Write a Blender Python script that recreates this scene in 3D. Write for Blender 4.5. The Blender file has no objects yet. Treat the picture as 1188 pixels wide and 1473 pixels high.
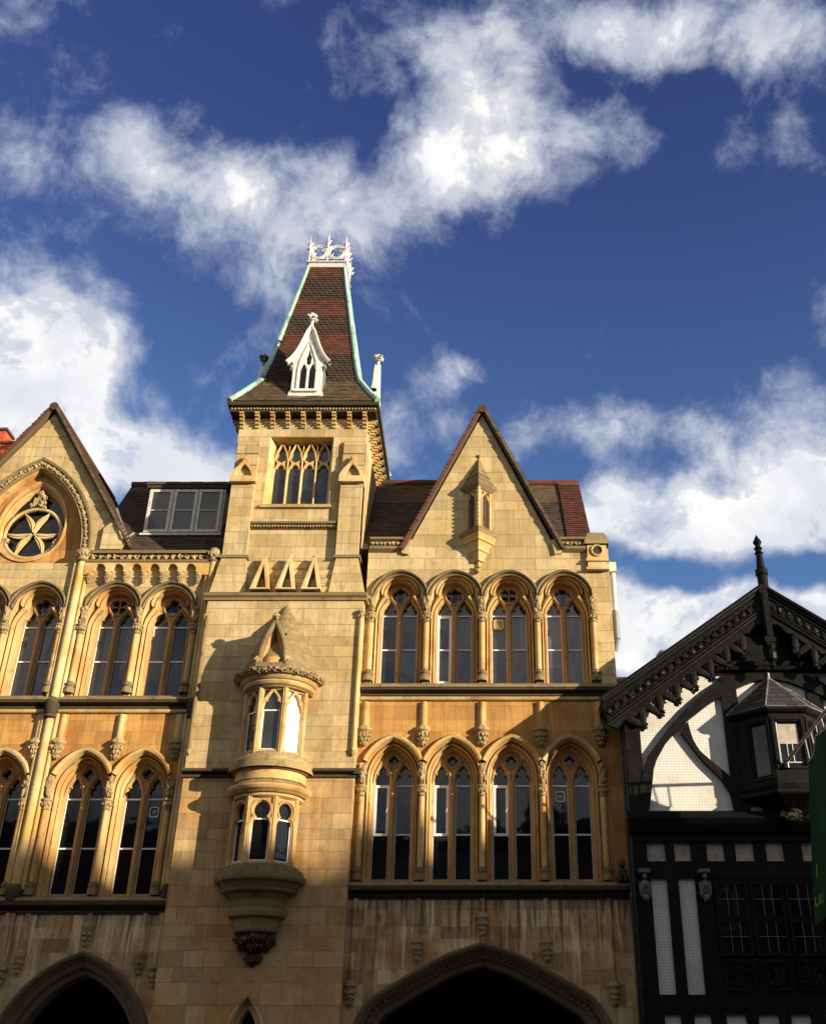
import bpy, math, random
from mathutils import Vector, Matrix
from mathutils.geometry import tessellate_polygon
R = math.radians
S = bpy.context.scene
COL = S.collection
random.seed(11)

# ------------------------------------------------------------------ camera
CAM_D, CAM_Z, FPX, PITCH = 22.0, 1.6, 1500.0, R(29)
cd = bpy.data.cameras.new('camera')
cam = bpy.data.objects.new('camera', cd); COL.objects.link(cam)
cam.location = (0, -CAM_D, CAM_Z); cam.rotation_euler = (R(90) + PITCH, 0, 0)
cd.sensor_fit = 'HORIZONTAL'; cd.sensor_width = 36; cd.lens = 36 * FPX / 1188
cd.shift_x = -96 / 1188.0; cd.clip_end = 2000; cd.clip_start = 0.1
S.camera = cam
def at(px, py, Y=0.0):
    """photo pixel -> (x, z) on the vertical plane y = Y"""
    a = (px - 690) / FPX; b = (736 - py) / FPX
    t = (CAM_D + Y) / (math.cos(PITCH) - b * math.sin(PITCH))
    return a * t, CAM_Z + t * (math.sin(PITCH) + b * math.cos(PITCH))

# ------------------------------------------------------------------ light
S.view_settings.view_transform = 'Standard'; S.view_settings.look = 'None'
S.view_settings.exposure = 1.0; S.view_settings.gamma = 1.0
SUNV = Vector((1.65, -1.0, 0.36)).normalized()
sl = bpy.data.lights.new('sun', 'SUN'); sl.energy = 4.5; sl.angle = R(0.55); sl.color = (1.0, 0.875, 0.675)
so = bpy.data.objects.new('sun', sl); COL.objects.link(so)
so.rotation_euler = SUNV.to_track_quat('Z', 'Y').to_euler(); so.location = (30, -30, 40)
SUN_EL = math.asin(SUNV.z); SUN_AZ = math.atan2(SUNV.x, SUNV.y)

W = bpy.data.worlds.new('World'); S.world = W; W.use_nodes = True
class NT:
    def __init__(s, t): s.t = t; s.n = t.nodes; s.l = t.links
    def node(s, ty, **k):
        n = s.n.new(ty)
        for a, b in k.items(): setattr(n, a, b)
        return n
    def put(s, sock, v):
        if v is None: return
        if hasattr(v, 'is_linked'): s.l.new(v, sock)
        else:
            if hasattr(sock.default_value, '__len__') and hasattr(v, '__len__') and len(sock.default_value) == 4 and len(v) == 3: v = (*v, 1)
            sock.default_value = v
    def math(s, op, a, b=None, c=None, clamp=False):
        n = s.node('ShaderNodeMath', operation=op, use_clamp=clamp)
        s.put(n.inputs[0], a); s.put(n.inputs[1], b); s.put(n.inputs[2], c)
        return n.outputs[0]
    def vec(s, op, a, b=None, out=0):
        n = s.node('ShaderNodeVectorMath', operation=op)
        s.put(n.inputs[0], a); s.put(n.inputs[1], b)
        return n.outputs['Value'] if op in ('DOT_PRODUCT', 'LENGTH') else n.outputs[0]
    def mix(s, f, a, b, mode='MIX'):
        n = s.node('ShaderNodeMix', data_type='RGBA', blend_type=mode)
        s.put(n.inputs[0], f); s.put(n.inputs[6], a); s.put(n.inputs[7], b)
        return n.outputs[2]
    def ramp(s, v, lo, hi, a=0.0, b=1.0, smooth=True):
        n = s.node('ShaderNodeMapRange', interpolation_type='SMOOTHSTEP' if smooth else 'LINEAR')
        s.put(n.inputs[0], v)
        for i, q in enumerate((lo, hi, a, b)): s.put(n.inputs[i + 1], q)
        return n.outputs[0]
    def noise(s, v, scale, detail=4, rough=0.55, dist=0.0, color=False):
        n = s.node('ShaderNodeTexNoise')
        s.put(n.inputs['Vector'], v); n.inputs['Scale'].default_value = scale
        n.inputs['Detail'].default_value = detail; n.inputs['Roughness'].default_value = rough
        n.inputs['Distortion'].default_value = dist
        return n.outputs['Color'] if color else n.outputs['Fac']

SKY_TINT = (0.37, 0.385, 0.70)
SKY_LOW = (0.60, 0.72, 0.96)
CLOUD_THIN, CLOUD_GREY, CLOUD_LIT = (2.6, 2.85, 3.6), (3.9, 4.05, 4.35), (5.25, 5.2, 5.1)
BACK_GREY, BACK_LIT = (2.1, 2.0, 1.8), (5.7, 5.35, 4.7)
def build_sky():
    t = NT(W.node_tree); t.n.clear()
    out = t.node('ShaderNodeOutputWorld'); bg = t.node('ShaderNodeBackground')
    t.l.new(bg.outputs[0], out.inputs[0]); bg.inputs[1].default_value = 0.1
    sky = t.node('ShaderNodeTexSky', sky_type='NISHITA', sun_disc=False)
    sky.sun_elevation = SUN_EL; sky.sun_rotation = SUN_AZ; sky.air_density = 1.0; sky.dust_density = 0.4; sky.ozone_density = 2.0
    d = t.node('ShaderNodeTexCoord').outputs['Generated']
    # clouds live on the sky sphere: coordinates on a plane tangent to it, 29 degrees above the northern horizon
    c, s_ = math.cos(PITCH), math.sin(PITCH)
    fw = t.vec('DOT_PRODUCT', d, (0, c, s_))
    up = t.vec('DOT_PRODUCT', d, (0, -s_, c)); rt = t.vec('DOT_PRODUCT', d, (1, 0, 0))
    fs = t.math('MAXIMUM', fw, 0.08)
    comb = t.node('ShaderNodeCombineXYZ')
    t.put(comb.inputs[0], t.math('DIVIDE', rt, fs)); t.put(comb.inputs[1], t.math('DIVIDE', up, fs))
    warp = t.noise(d, 5.0, 5, 0.6, color=True)
    w2 = t.vec('SUBTRACT', warp, (0.5, 0.5, 0.5))
    wn = t.node('ShaderNodeVectorMath', operation='MULTIPLY_ADD')
    t.put(wn.inputs[0], w2); t.put(wn.inputs[1], (0.085, 0.085, 0.0)); t.put(wn.inputs[2], comb.outputs[0])
    P = wn.outputs[0]
    blobs = [  # where the clouds hang: centre, radii (in the tangent plane), weight
        (20, 520, 190, 150, 1.42), (110, 470, 110, 95, 1.15), (90, 620, 190, 120, 1.23), (0, 600, 150, 220, 1.14), (230, 660, 150, 60, 0.95), (290, 690, 90, 45, 0.66),
        (180, 185, 86, 81, 0.47), (250, 250, 140, 108, 0.50), (320, 330, 140, 118, 0.51), (430, 275, 151, 97, 0.51), (540, 260, 151, 102, 0.54), (350, 400, 97, 64, 0.38),
        (640, 230, 129, 108, 0.46), (740, 240, 140, 91, 0.52), (810, 190, 108, 102, 0.46), (710, 130, 129, 129, 0.47), (670, 50, 129, 118, 0.40), (480, 330, 118, 75, 0.32),
        (780, 60, 183, 118, 0.48), (920, 50, 194, 108, 0.52), (1040, 40, 162, 97, 0.52), (1130, 80, 118, 97, 0.60), (1180, 20, 129, 97, 0.48), (480, 70, 172, 97, 0.23), (560, 130, 129, 97, 0.26),
        (1050, 220, 140, 70, 0.39), (900, 200, 80, 60, 0.42), (1150, 190, 80, 60, 0.32), (30, 30, 130, 80, 0.34), (130, 80, 90, 60, 0.26), (80, 330, 130, 80, 0.23), (60, 230, 120, 80, 0.20), (90, 250, 90, 60, 0.17),
        (850, 610, 120, 55, 0.61), (740, 640, 110, 70, 0.61), (600, 550, 130, 90, 0.50), (570, 640, 110, 90, 0.61), (470, 430, 140, 80, 0.30), (650, 535, 70, 40, 0.36), (300, 510, 90, 60, 0.32), (290, 600, 80, 60, 0.22),
        (940, 750, 130, 80, 1.2), (1070, 735, 160, 85, 1.3), (1180, 660, 90, 110, 1.1), (980, 900, 190, 75, 1.5), (890, 890, 70, 90, 1.2), (1060, 880, 120, 70, 1.2),
        (1160, 880, 130, 60, 1.2), (880, 730, 60, 60, .8), (1170, 760, 120, 60, 1.0), (1060, 640, 90, 55, .75), (1000, 590, 70, 40, .6), (1180, 440, 60, 70, .75), (1110, 540, 80, 60, .55), (1060, 375, 70, 40, .42), (940, 960, 90, 40, .7),
        (990, 815, 90, 40, -.6), (1150, 820, 60, 36, -.55), (870, 800, 55, 50, -.6),
        (860, 110, 90, 55, -.4), (960, 150, 90, 50, -.45), (560, 110, 70, 60, -.3), (330, 100, 120, 60, -.3), (700, 400, 200, 110, -.4), (900, 330, 150, 70, -.4), (280, 470, 60, 60, -.2)]
    tot = None
    for (px, py, rx, ry, a) in blobs:
        sub = t.vec('SUBTRACT', P, ((px - 690) / 1500., (736 - py) / 1500., 0))
        ln = t.vec('LENGTH', t.vec('MULTIPLY', sub, (1500. / rx, 1500. / ry, 0)))
        v = t.ramp(ln, 1.25, 0.0, 0.0, a)
        tot = v if tot is None else t.math('ADD', tot, v)
    tot = t.math('MINIMUM', tot, 1.25)
    back = t.ramp(fw, 0.10, 0.35)                     # elsewhere: unseen broken cloud, shaped for ambient light and reflections
    tot = t.math('ADD', t.math('MULTIPLY', tot, back), t.math('MULTIPLY', t.math('SUBTRACT', 1.0, back), 0.75))
    n1 = t.noise(d, 6.5, 11, 0.62, 0.4); n2 = t.noise(d, 21.0, 9, 0.66, 0.3)
    nn = t.math('ADD', t.math('MULTIPLY', t.math('SUBTRACT', n1, 0.5), 2.3), t.math('MULTIPLY', t.math('SUBTRACT', n2, 0.5), 1.5))
    dens = t.math('ADD', tot, nn)
    veil = t.math('MULTIPLY', t.ramp(dens, 0.14, 0.98), 0.80)
    core = t.ramp(dens, 0.72, 1.18)
    mask = t.math('MAXIMUM', veil, core)
    thick = t.ramp(dens, 0.45, 1.30)
    n3 = t.noise(t.vec('ADD', d, (0.02, 0.0, -0.03)), 10.0, 7, 0.55, 0.3)
    shade = t.ramp(n3, 0.36, 0.62)
    ccol = t.mix(thick, CLOUD_THIN, t.mix(shade, CLOUD_GREY, CLOUD_LIT))
    ccol = t.mix(back, t.mix(shade, BACK_GREY, BACK_LIT), ccol)
    el = t.node('ShaderNodeSeparateXYZ'); t.put(el.inputs[0], d)
    blue = t.mix(1.0, sky.outputs[0], t.mix(t.ramp(el.outputs[2], 0.38, 0.80), SKY_LOW, SKY_TINT), 'MULTIPLY')
    t.put(bg.inputs[0], t.mix(t.math('MULTIPLY', mask, 0.97), blue, ccol))
build_sky()

# ------------------------------------------------------------------ materials
MATS = {}
def newmat(name):
    m = bpy.data.materials.new(name); m.use_nodes = True
    t = NT(m.node_tree); b = t.n['Principled BSDF']; MATS[name] = m
    return m, t, b
def wallcoord(t, sx=1.0, sz=1.0):
    p = t.node('ShaderNodeNewGeometry').outputs['Position']
    s = t.node('ShaderNodeSeparateXYZ'); t.put(s.inputs[0], p)
    c = t.node('ShaderNodeCombineXYZ')
    t.put(c.inputs[0], t.math('MULTIPLY', t.math('ADD', s.outputs[0], s.outputs[1]), sx)); t.put(c.inputs[1], t.math('MULTIPLY', s.outputs[2], sz))
    return p, c.outputs[0], s.outputs
def stone(name, base, dark, joints=True, streak=0.0, lichen=0.6, stain=0.5, warm=None, bw=0.66, rh=0.30, blockvar=0.35, rough=0.9, bump=0.35):
    m, t, b = newmat(name)
    p, uv, xyz = wallcoord(t)
    base = Vector(base); dark = Vector(dark)
    big = t.noise(p, 0.9, 5, 0.6); fine = t.noise(p, 22.0, 6, 0.65); mid = t.noise(p, 4.0, 6, 0.62)
    col = t.mix(t.ramp(big, 0.35, 0.68), tuple(base * 0.88), tuple(base * 1.10))
    if warm: col = t.mix(t.ramp(t.noise(t.vec('ADD', p, (7, 3, 1)), 1.3, 5, 0.6), 0.40, 0.66), col, warm)
    bumpsrc = t.math('ADD', t.math('MULTIPLY', fine, 0.4), t.math('MULTIPLY', mid, 0.6))
    if joints:
        # wobble the joints a little so that they are not ruled
        wob = t.vec('SUBTRACT', t.noise(p, 3.0, 2, 0.5, color=True), (0.5, 0.5, 0.5))
        mu = t.node('ShaderNodeVectorMath', operation='MULTIPLY_ADD')
        t.put(mu.inputs[0], wob); t.put(mu.inputs[1], (0.012, 0.012, 0)); t.put(mu.inputs[2], uv)
        # courses of unequal height
        wz = t.math('ADD', t.math('MULTIPLY', t.math('SINE', t.math('MULTIPLY', xyz[2], 3.1)), 0.075), t.math('MULTIPLY', t.math('SINE', t.math('MULTIPLY', xyz[2], 7.3)), 0.03))
        cz = t.node('ShaderNodeCombineXYZ'); t.put(cz.inputs[0], t.math('MULTIPLY', t.math('SINE', t.math('MULTIPLY', xyz[0], 2.3)), 0.12)); t.put(cz.inputs[1], wz)
        bv = t.vec('ADD', mu.outputs[0], cz.outputs[0])
        br = t.node('ShaderNodeTexBrick'); t.put(br.inputs['Vector'], bv)
        br.offset = 0.43; br.squash = 0.7; br.squash_frequency = 3
        for k, v in (('Scale', 1.0), ('Brick Width', bw), ('Row Height', rh), ('Mortar Size', 0.006), ('Mortar Smooth', 0.25), ('Bias', -0.15)): br.inputs[k].default_value = v
        br.inputs['Color1'].default_value = (1.05, 1.04, 1.02, 1); lo = 1 - blockvar
        br.inputs['Color2'].default_value = (lo, lo * 0.97, lo * 0.92, 1); br.inputs['Mortar'].default_value = (0.68, 0.64, 0.58, 1)
        col = t.mix(1.0, col, br.outputs['Color'], 'MULTIPLY')
        # a few badly weathered blocks
        br2 = t.node('ShaderNodeTexBrick'); t.put(br2.inputs['Vector'], bv); br2.offset = 0.43; br2.squash = 0.7; br2.squash_frequency = 3
        for k, v in (('Scale', 1.0), ('Brick Width', bw), ('Row Height', rh), ('Mortar Size', 0.0), ('Bias', -0.72)): br2.inputs[k].default_value = v
        br2.inputs['Color1'].default_value = (0, 0, 0, 1); br2.inputs['Color2'].default_value = (1, 1, 1, 1); br2.inputs['Mortar'].default_value = (0, 0, 0, 1)
        col = t.mix(t.math('MULTIPLY', t.ramp(br2.outputs['Color'], 0.6, 0.95), t.ramp(fine, 0.3, 0.6, 0.35, 0.85)), col, tuple(dark * 1.3 + base * 0.12))
        bumpsrc = t.math('ADD', bumpsrc, t.math('MULTIPLY', br.outputs['Fac'], -1.3))
    col = t.mix(t.math('MULTIPLY', t.ramp(mid, 0.52, 0.74), stain), col, tuple(dark))
    col = t.mix(t.ramp(fine, 0.3, 0.7, 0.0, 0.22), col, tuple(dark * 1.2))
    if streak:
        p2, uv2, _ = wallcoord(t, 11.0, 0.7)
        st = t.noise(uv2, 1.0, 6, 0.66, 0.6)
        col = t.mix(t.math('MULTIPLY', t.math('MULTIPLY', t.ramp(st, 0.47, 0.60), t.ramp(xyz[2], 3.3, 4.9, 0.22, 1.0)), streak), col, tuple(dark * 0.85))
        p3, uv3, _ = wallcoord(t, 5.0, 0.3)
        st2 = t.noise(t.vec('ADD', uv3, (31, 5, 0)), 1.0, 5, 0.6, 0.4)
        col = t.mix(t.math('MULTIPLY', t.math('MULTIPLY', t.ramp(st2, 0.52, 0.66), t.ramp(xyz[2], 3.0, 4.7, 0.3, 1.0)), streak * 0.8), col, tuple(base * 1.3))
    if lichen:
        nz = t.node('ShaderNodeSeparateXYZ'); t.put(nz.inputs[0], t.node('ShaderNodeNewGeometry').outputs['True Normal'])
        f = t.math('MULTIPLY', t.ramp(nz.outputs[2], 0.15, 0.55), t.ramp(t.noise(p, 9.0, 5, 0.6), 0.28, 0.56))
        col = t.mix(t.math('MULTIPLY', f, lichen), col, t.mix(t.noise(p, 30, 3), (0.035, 0.029, 0.014), (0.17, 0.13, 0.06)))
    t.put(b.inputs['Base Color'], col); b.inputs['Roughness'].default_value = rough
    b.inputs['Specular IOR Level'].default_value = 0.25
    bp = t.node('ShaderNodeBump'); bp.inputs['Strength'].default_value = bump; bp.inputs['Distance'].default_value = 0.02
    t.put(bp.inputs['Height'], bumpsrc); t.l.new(bp.outputs[0], b.inputs['Normal'])
    return m
CREAM = stone('cream_ashlar', (0.58, 0.440, 0.230), (0.16, 0.12, 0.065), stain=0.46, streak=0.2, warm=(0.50, 0.345, 0.145), blockvar=0.29, bump=0.85)
ORANGE = stone('amber_ashlar', (0.54, 0.285, 0.085), (0.20, 0.11, 0.045), stain=0.30, warm=(0.46, 0.20, 0.05), lichen=0.4, blockvar=0.3, streak=0.32)
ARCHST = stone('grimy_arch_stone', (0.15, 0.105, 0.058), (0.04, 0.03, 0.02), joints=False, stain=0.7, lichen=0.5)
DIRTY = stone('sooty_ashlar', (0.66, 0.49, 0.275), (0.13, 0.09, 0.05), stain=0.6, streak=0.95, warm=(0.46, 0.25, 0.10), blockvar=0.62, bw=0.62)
TAN = stone('brown_ashlar', (0.56, 0.375, 0.18), (0.14, 0.095, 0.05), stain=0.42, streak=0.25, warm=(0.50, 0.27, 0.09), blockvar=0.36, bw=0.7, bump=0.7)
TRIM = stone('moulded_stone', (0.60, 0.45, 0.215), (0.15, 0.10, 0.05), joints=False, stain=0.35, warm=(0.52, 0.29, 0.08), lichen=0.55)
TRIMW = stone('moulded_amber_stone', (0.57, 0.395, 0.165), (0.12, 0.08, 0.045), joints=False, stain=0.55, warm=(0.49, 0.255, 0.075), lichen=0.55)
HOOD = stone('weathered_hood_stone', (0.235, 0.165, 0.078), (0.05, 0.038, 0.022), joints=False, stain=0.75, lichen=0.95)
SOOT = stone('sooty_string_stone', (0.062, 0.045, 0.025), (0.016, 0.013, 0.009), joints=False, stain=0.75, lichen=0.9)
CARVE = stone('carved_stone', (0.40, 0.285, 0.135), (0.10, 0.075, 0.045), joints=False, stain=0.6, lichen=0.6, bump=0.9)
MOSSY = stone('mossy_stone', (0.33, 0.235, 0.11), (0.075, 0.058, 0.028), joints=False, stain=0.9, lichen=0.6, bump=1.2)
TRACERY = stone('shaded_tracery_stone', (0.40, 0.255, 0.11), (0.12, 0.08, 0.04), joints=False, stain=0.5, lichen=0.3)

def plain(name, col, rough=0.6, spec=0.3, var=0.2, scale=8.0, metal=0.0, bump=0.0, dirt=None, dirtamt=0.5, coat=0.0):
    m, t, b = newmat(name)
    p = t.node('ShaderNodeNewGeometry').outputs['Position']
    n = t.noise(p, scale, 6, 0.62); c = Vector(col)
    cc = t.mix(t.ramp(n, 0.3, 0.7), tuple(c * (1 - var)), tuple(c * (1 + var)))
    if dirt: cc = t.mix(t.math('MULTIPLY', t.ramp(t.noise(p, scale * 1.7, 6, 0.7), 0.52, 0.66), dirtamt), cc, dirt)
    t.put(b.inputs['Base Color'], cc); b.inputs['Roughness'].default_value = rough; b.inputs['Metallic'].default_value = metal
    b.inputs['Specular IOR Level'].default_value = spec
    t.put(b.inputs['Roughness'], t.ramp(n, 0.2, 0.8, max(rough - 0.12, 0.03), min(rough + 0.12, 1), False))
    if bump:
        bp = t.node('ShaderNodeBump'); bp.inputs['Strength'].default_value = bump; bp.inputs['Distance'].default_value = 0.01
        t.put(bp.inputs['Height'], t.noise(p, scale * 3, 4)); t.l.new(bp.outputs[0], b.inputs['Normal'])
    return m
def tilemat(name, cols, lich=0.25, lcol=(0.10, 0.10, 0.06)):
    m, t, b = newmat(name)
    g = t.node('ShaderNodeNewGeometry'); r = g.outputs['Random Per Island']
    cr = t.node('ShaderNodeValToRGB'); t.put(cr.inputs[0], r); e = cr.color_ramp.elements
    for i, c in enumerate(cols):
        q = i / (len(cols) - 1)
        el = e[0] if i == 0 else (e[1] if i == 1 else e.new(q)); el.position = q; el.color = (*c, 1)
    p = g.outputs['Position']; n = t.noise(p, 3.0, 6, 0.65); f = t.noise(p, 35, 4, 0.6)
    c = t.mix(t.math('MULTIPLY', t.ramp(n, 0.5, 0.7), lich), cr.outputs[0], lcol)
    c = t.mix(t.ramp(f, 0.3, 0.75, 0.0, 0.4), c, (0.02, 0.016, 0.012))
    t.put(b.inputs['Base Color'], c); b.inputs['Roughness'].default_value = 0.85; b.inputs['Specular IOR Level'].default_value = 0.25
    bp = t.node('ShaderNodeBump'); bp.inputs['Strength'].default_value = 0.5; bp.inputs['Distance'].default_value = 0.01
    t.put(bp.inputs['Height'], f); t.l.new(bp.outputs[0], b.inputs['Normal'])
    return m
TILE_DARK = tilemat('dark_clay_tile', [(0.045, 0.033, 0.026), (0.075, 0.05, 0.036), (0.10, 0.062, 0.042), (0.055, 0.047, 0.036)], 0.45, (0.085, 0.075, 0.035))
TILE_BROWN = tilemat('brown_clay_tile', [(0.10, 0.062, 0.038), (0.16, 0.095, 0.055), (0.14, 0.10, 0.058), (0.075, 0.05, 0.035)], 0.6, (0.15, 0.125, 0.06))
TILE_RED = tilemat('red_clay_tile', [(0.11, 0.036, 0.022), (0.165, 0.048, 0.027), (0.07, 0.032, 0.022), (0.125, 0.056, 0.032)], 0.25, (0.10, 0.07, 0.04))
TILE_SCALE = tilemat('dark_scalloped_tile', [(0.040, 0.025, 0.019), (0.066, 0.036, 0.025), (0.05, 0.034, 0.023), (0.085, 0.042, 0.028)], 0.3, (0.09, 0.08, 0.045))
SLATE = tilemat('slate_tile', [(0.028, 0.029, 0.032), (0.045, 0.046, 0.048), (0.036, 0.04, 0.036), (0.15, 0.065, 0.025)], 0.35, (0.085, 0.09, 0.07))
COPPER = plain('green_copper', (0.28, 0.43, 0.345), 0.6, 0.4, 0.28, 2.2, 0.0, 0.3, (0.09, 0.12, 0.09), 0.75)
WHITE = plain('chipped_white_paint', (0.66, 0.62, 0.54), 0.55, 0.3, 0.10, 6, 0, 0.3, (0.26, 0.19, 0.11), 0.6)
IRON = plain('rusting_white_iron', (0.70, 0.67, 0.63), 0.45, 0.4, 0.06, 9, 0, 0.2, (0.30, 0.09, 0.03), 0.9)
FRAME = plain('white_frame_paint', (0.74, 0.73, 0.70), 0.45, 0.4, 0.08, 6, 0, 0.0, (0.35, 0.31, 0.25), 0.3)
GREYF = plain('grey_white_frame_paint', (0.55, 0.53, 0.49), 0.55, 0.4, 0.1, 6, 0, 0.1, (0.28, 0.21, 0.12), 0.6)
BLACK = plain('black_painted_oak', (0.0048, 0.0043, 0.0036), 0.5, 0.12, 0.3, 5, 0, 0.5, (0.02, 0.0175, 0.012), 0.4)
BLACKM = plain('black_drainpipe_paint', (0.012, 0.012, 0.012), 0.3, 0.5, 0.2, 6)
DARK = plain('unlit_interior', (0.012, 0.010, 0.008), 0.9, 0.1, 0.2, 3)
LEADING = plain('dull_window_lead', (0.09, 0.09, 0.085), 0.5, 0.4, 0.2, 8)
LEAD = plain('grey_lead', (0.20, 0.20, 0.20), 0.55, 0.5, 0.25, 3, 0.2, 0.2)
PIPE = plain('cream_pipe_paint', (0.62, 0.57, 0.47), 0.5, 0.4, 0.12, 6, 0, 0, (0.2, 0.15, 0.1), 0.3)
BRICK = plain('red_chimney_brick', (0.42, 0.085, 0.03), 0.85, 0.2, 0.3, 7, 0, 0.6)
WHITE_PANE = plain('plain_white_pane', (0.86, 0.85, 0.83), 0.7, 0.3, 0.03, 2)
GREENF = plain('dark_green_flag_cloth', (0.010, 0.045, 0.016), 0.85, 0.15, 0.2, 3)
YELLOW = plain('yellow_lettering', (0.26, 0.29, 0.04), 0.8, 0.2, 0.08, 6)
POLEM = plain('weathered_pole_wood', (0.30, 0.245, 0.19), 0.6, 0.3, 0.2, 12)
ROPE = plain('pale_rope', (0.5, 0.48, 0.44), 0.9, 0.1, 0.2, 30)
ASPH = plain('road_asphalt', (0.05, 0.05, 0.05), 0.9, 0.2, 0.25, 4, 0, 0.5)
PAVE = plain('pavement_flags', (0.22, 0.20, 0.17), 0.9, 0.2, 0.2, 2, 0, 0.3)
def glassmat(name, col, rough=0.04, bumps=0.10, spec=0.75):
    m, t, b = newmat(name)
    p = t.node('ShaderNodeNewGeometry').outputs['Position']
    n = t.noise(p, 1.2, 3, 0.5)
    t.put(b.inputs['Base Color'], t.mix(t.ramp(n, 0.3, 0.7), tuple(Vector(col) * 0.6), tuple(Vector(col) * 1.3)))
    b.inputs['Roughness'].default_value = rough; b.inputs['IOR'].default_value = 1.52; b.inputs['Specular IOR Level'].default_value = spec
    bp = t.node('ShaderNodeBump'); bp.inputs['Strength'].default_value = bumps; bp.inputs['Distance'].default_value = 0.05
    t.put(bp.inputs['Height'], n); t.l.new(bp.outputs[0], b.inputs['Normal'])
    return m
GLASS = glassmat('window_glass', (0.030, 0.029, 0.027))
CURTAIN = glassmat('curtained_glass', (0.085, 0.083, 0.078))
GLASSD = glassmat('dark_window_glass', (0.006, 0.006, 0.006), spec=0.45)
INFILL_BROWN = plain('brown_infill_plaster', (0.40, 0.345, 0.28), 0.9, 0.1, 0.2, 5, 0, 0.2, (0.2, 0.16, 0.12), 0.5)
def plaster():
    m, t, b = newmat('white_plaster_under_netting')
    p, uv, _ = wallcoord(t)
    br = t.node('ShaderNodeTexBrick'); t.put(br.inputs['Vector'], uv); br.offset = 0.0
    for k, v in (('Scale', 1.0), ('Brick Width', 0.055), ('Row Height', 0.055), ('Mortar Size', 0.004), ('Mortar Smooth', 0.3)): br.inputs[k].default_value = v
    for k, v in (('Color1', (0.70, 0.67, 0.60)), ('Color2', (0.65, 0.62, 0.56)), ('Mortar', (0.36, 0.33, 0.29))): br.inputs[k].default_value = (*v, 1)
    c = t.mix(t.math('MULTIPLY', t.ramp(t.noise(p, 2.0, 6, 0.6), 0.42, 0.72), 0.55), br.outputs['Color'], (0.44, 0.38, 0.30))
    t.put(b.inputs['Base Color'], c); b.inputs['Roughness'].default_value = 0.9
    return m
PLASTER = plaster()

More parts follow.
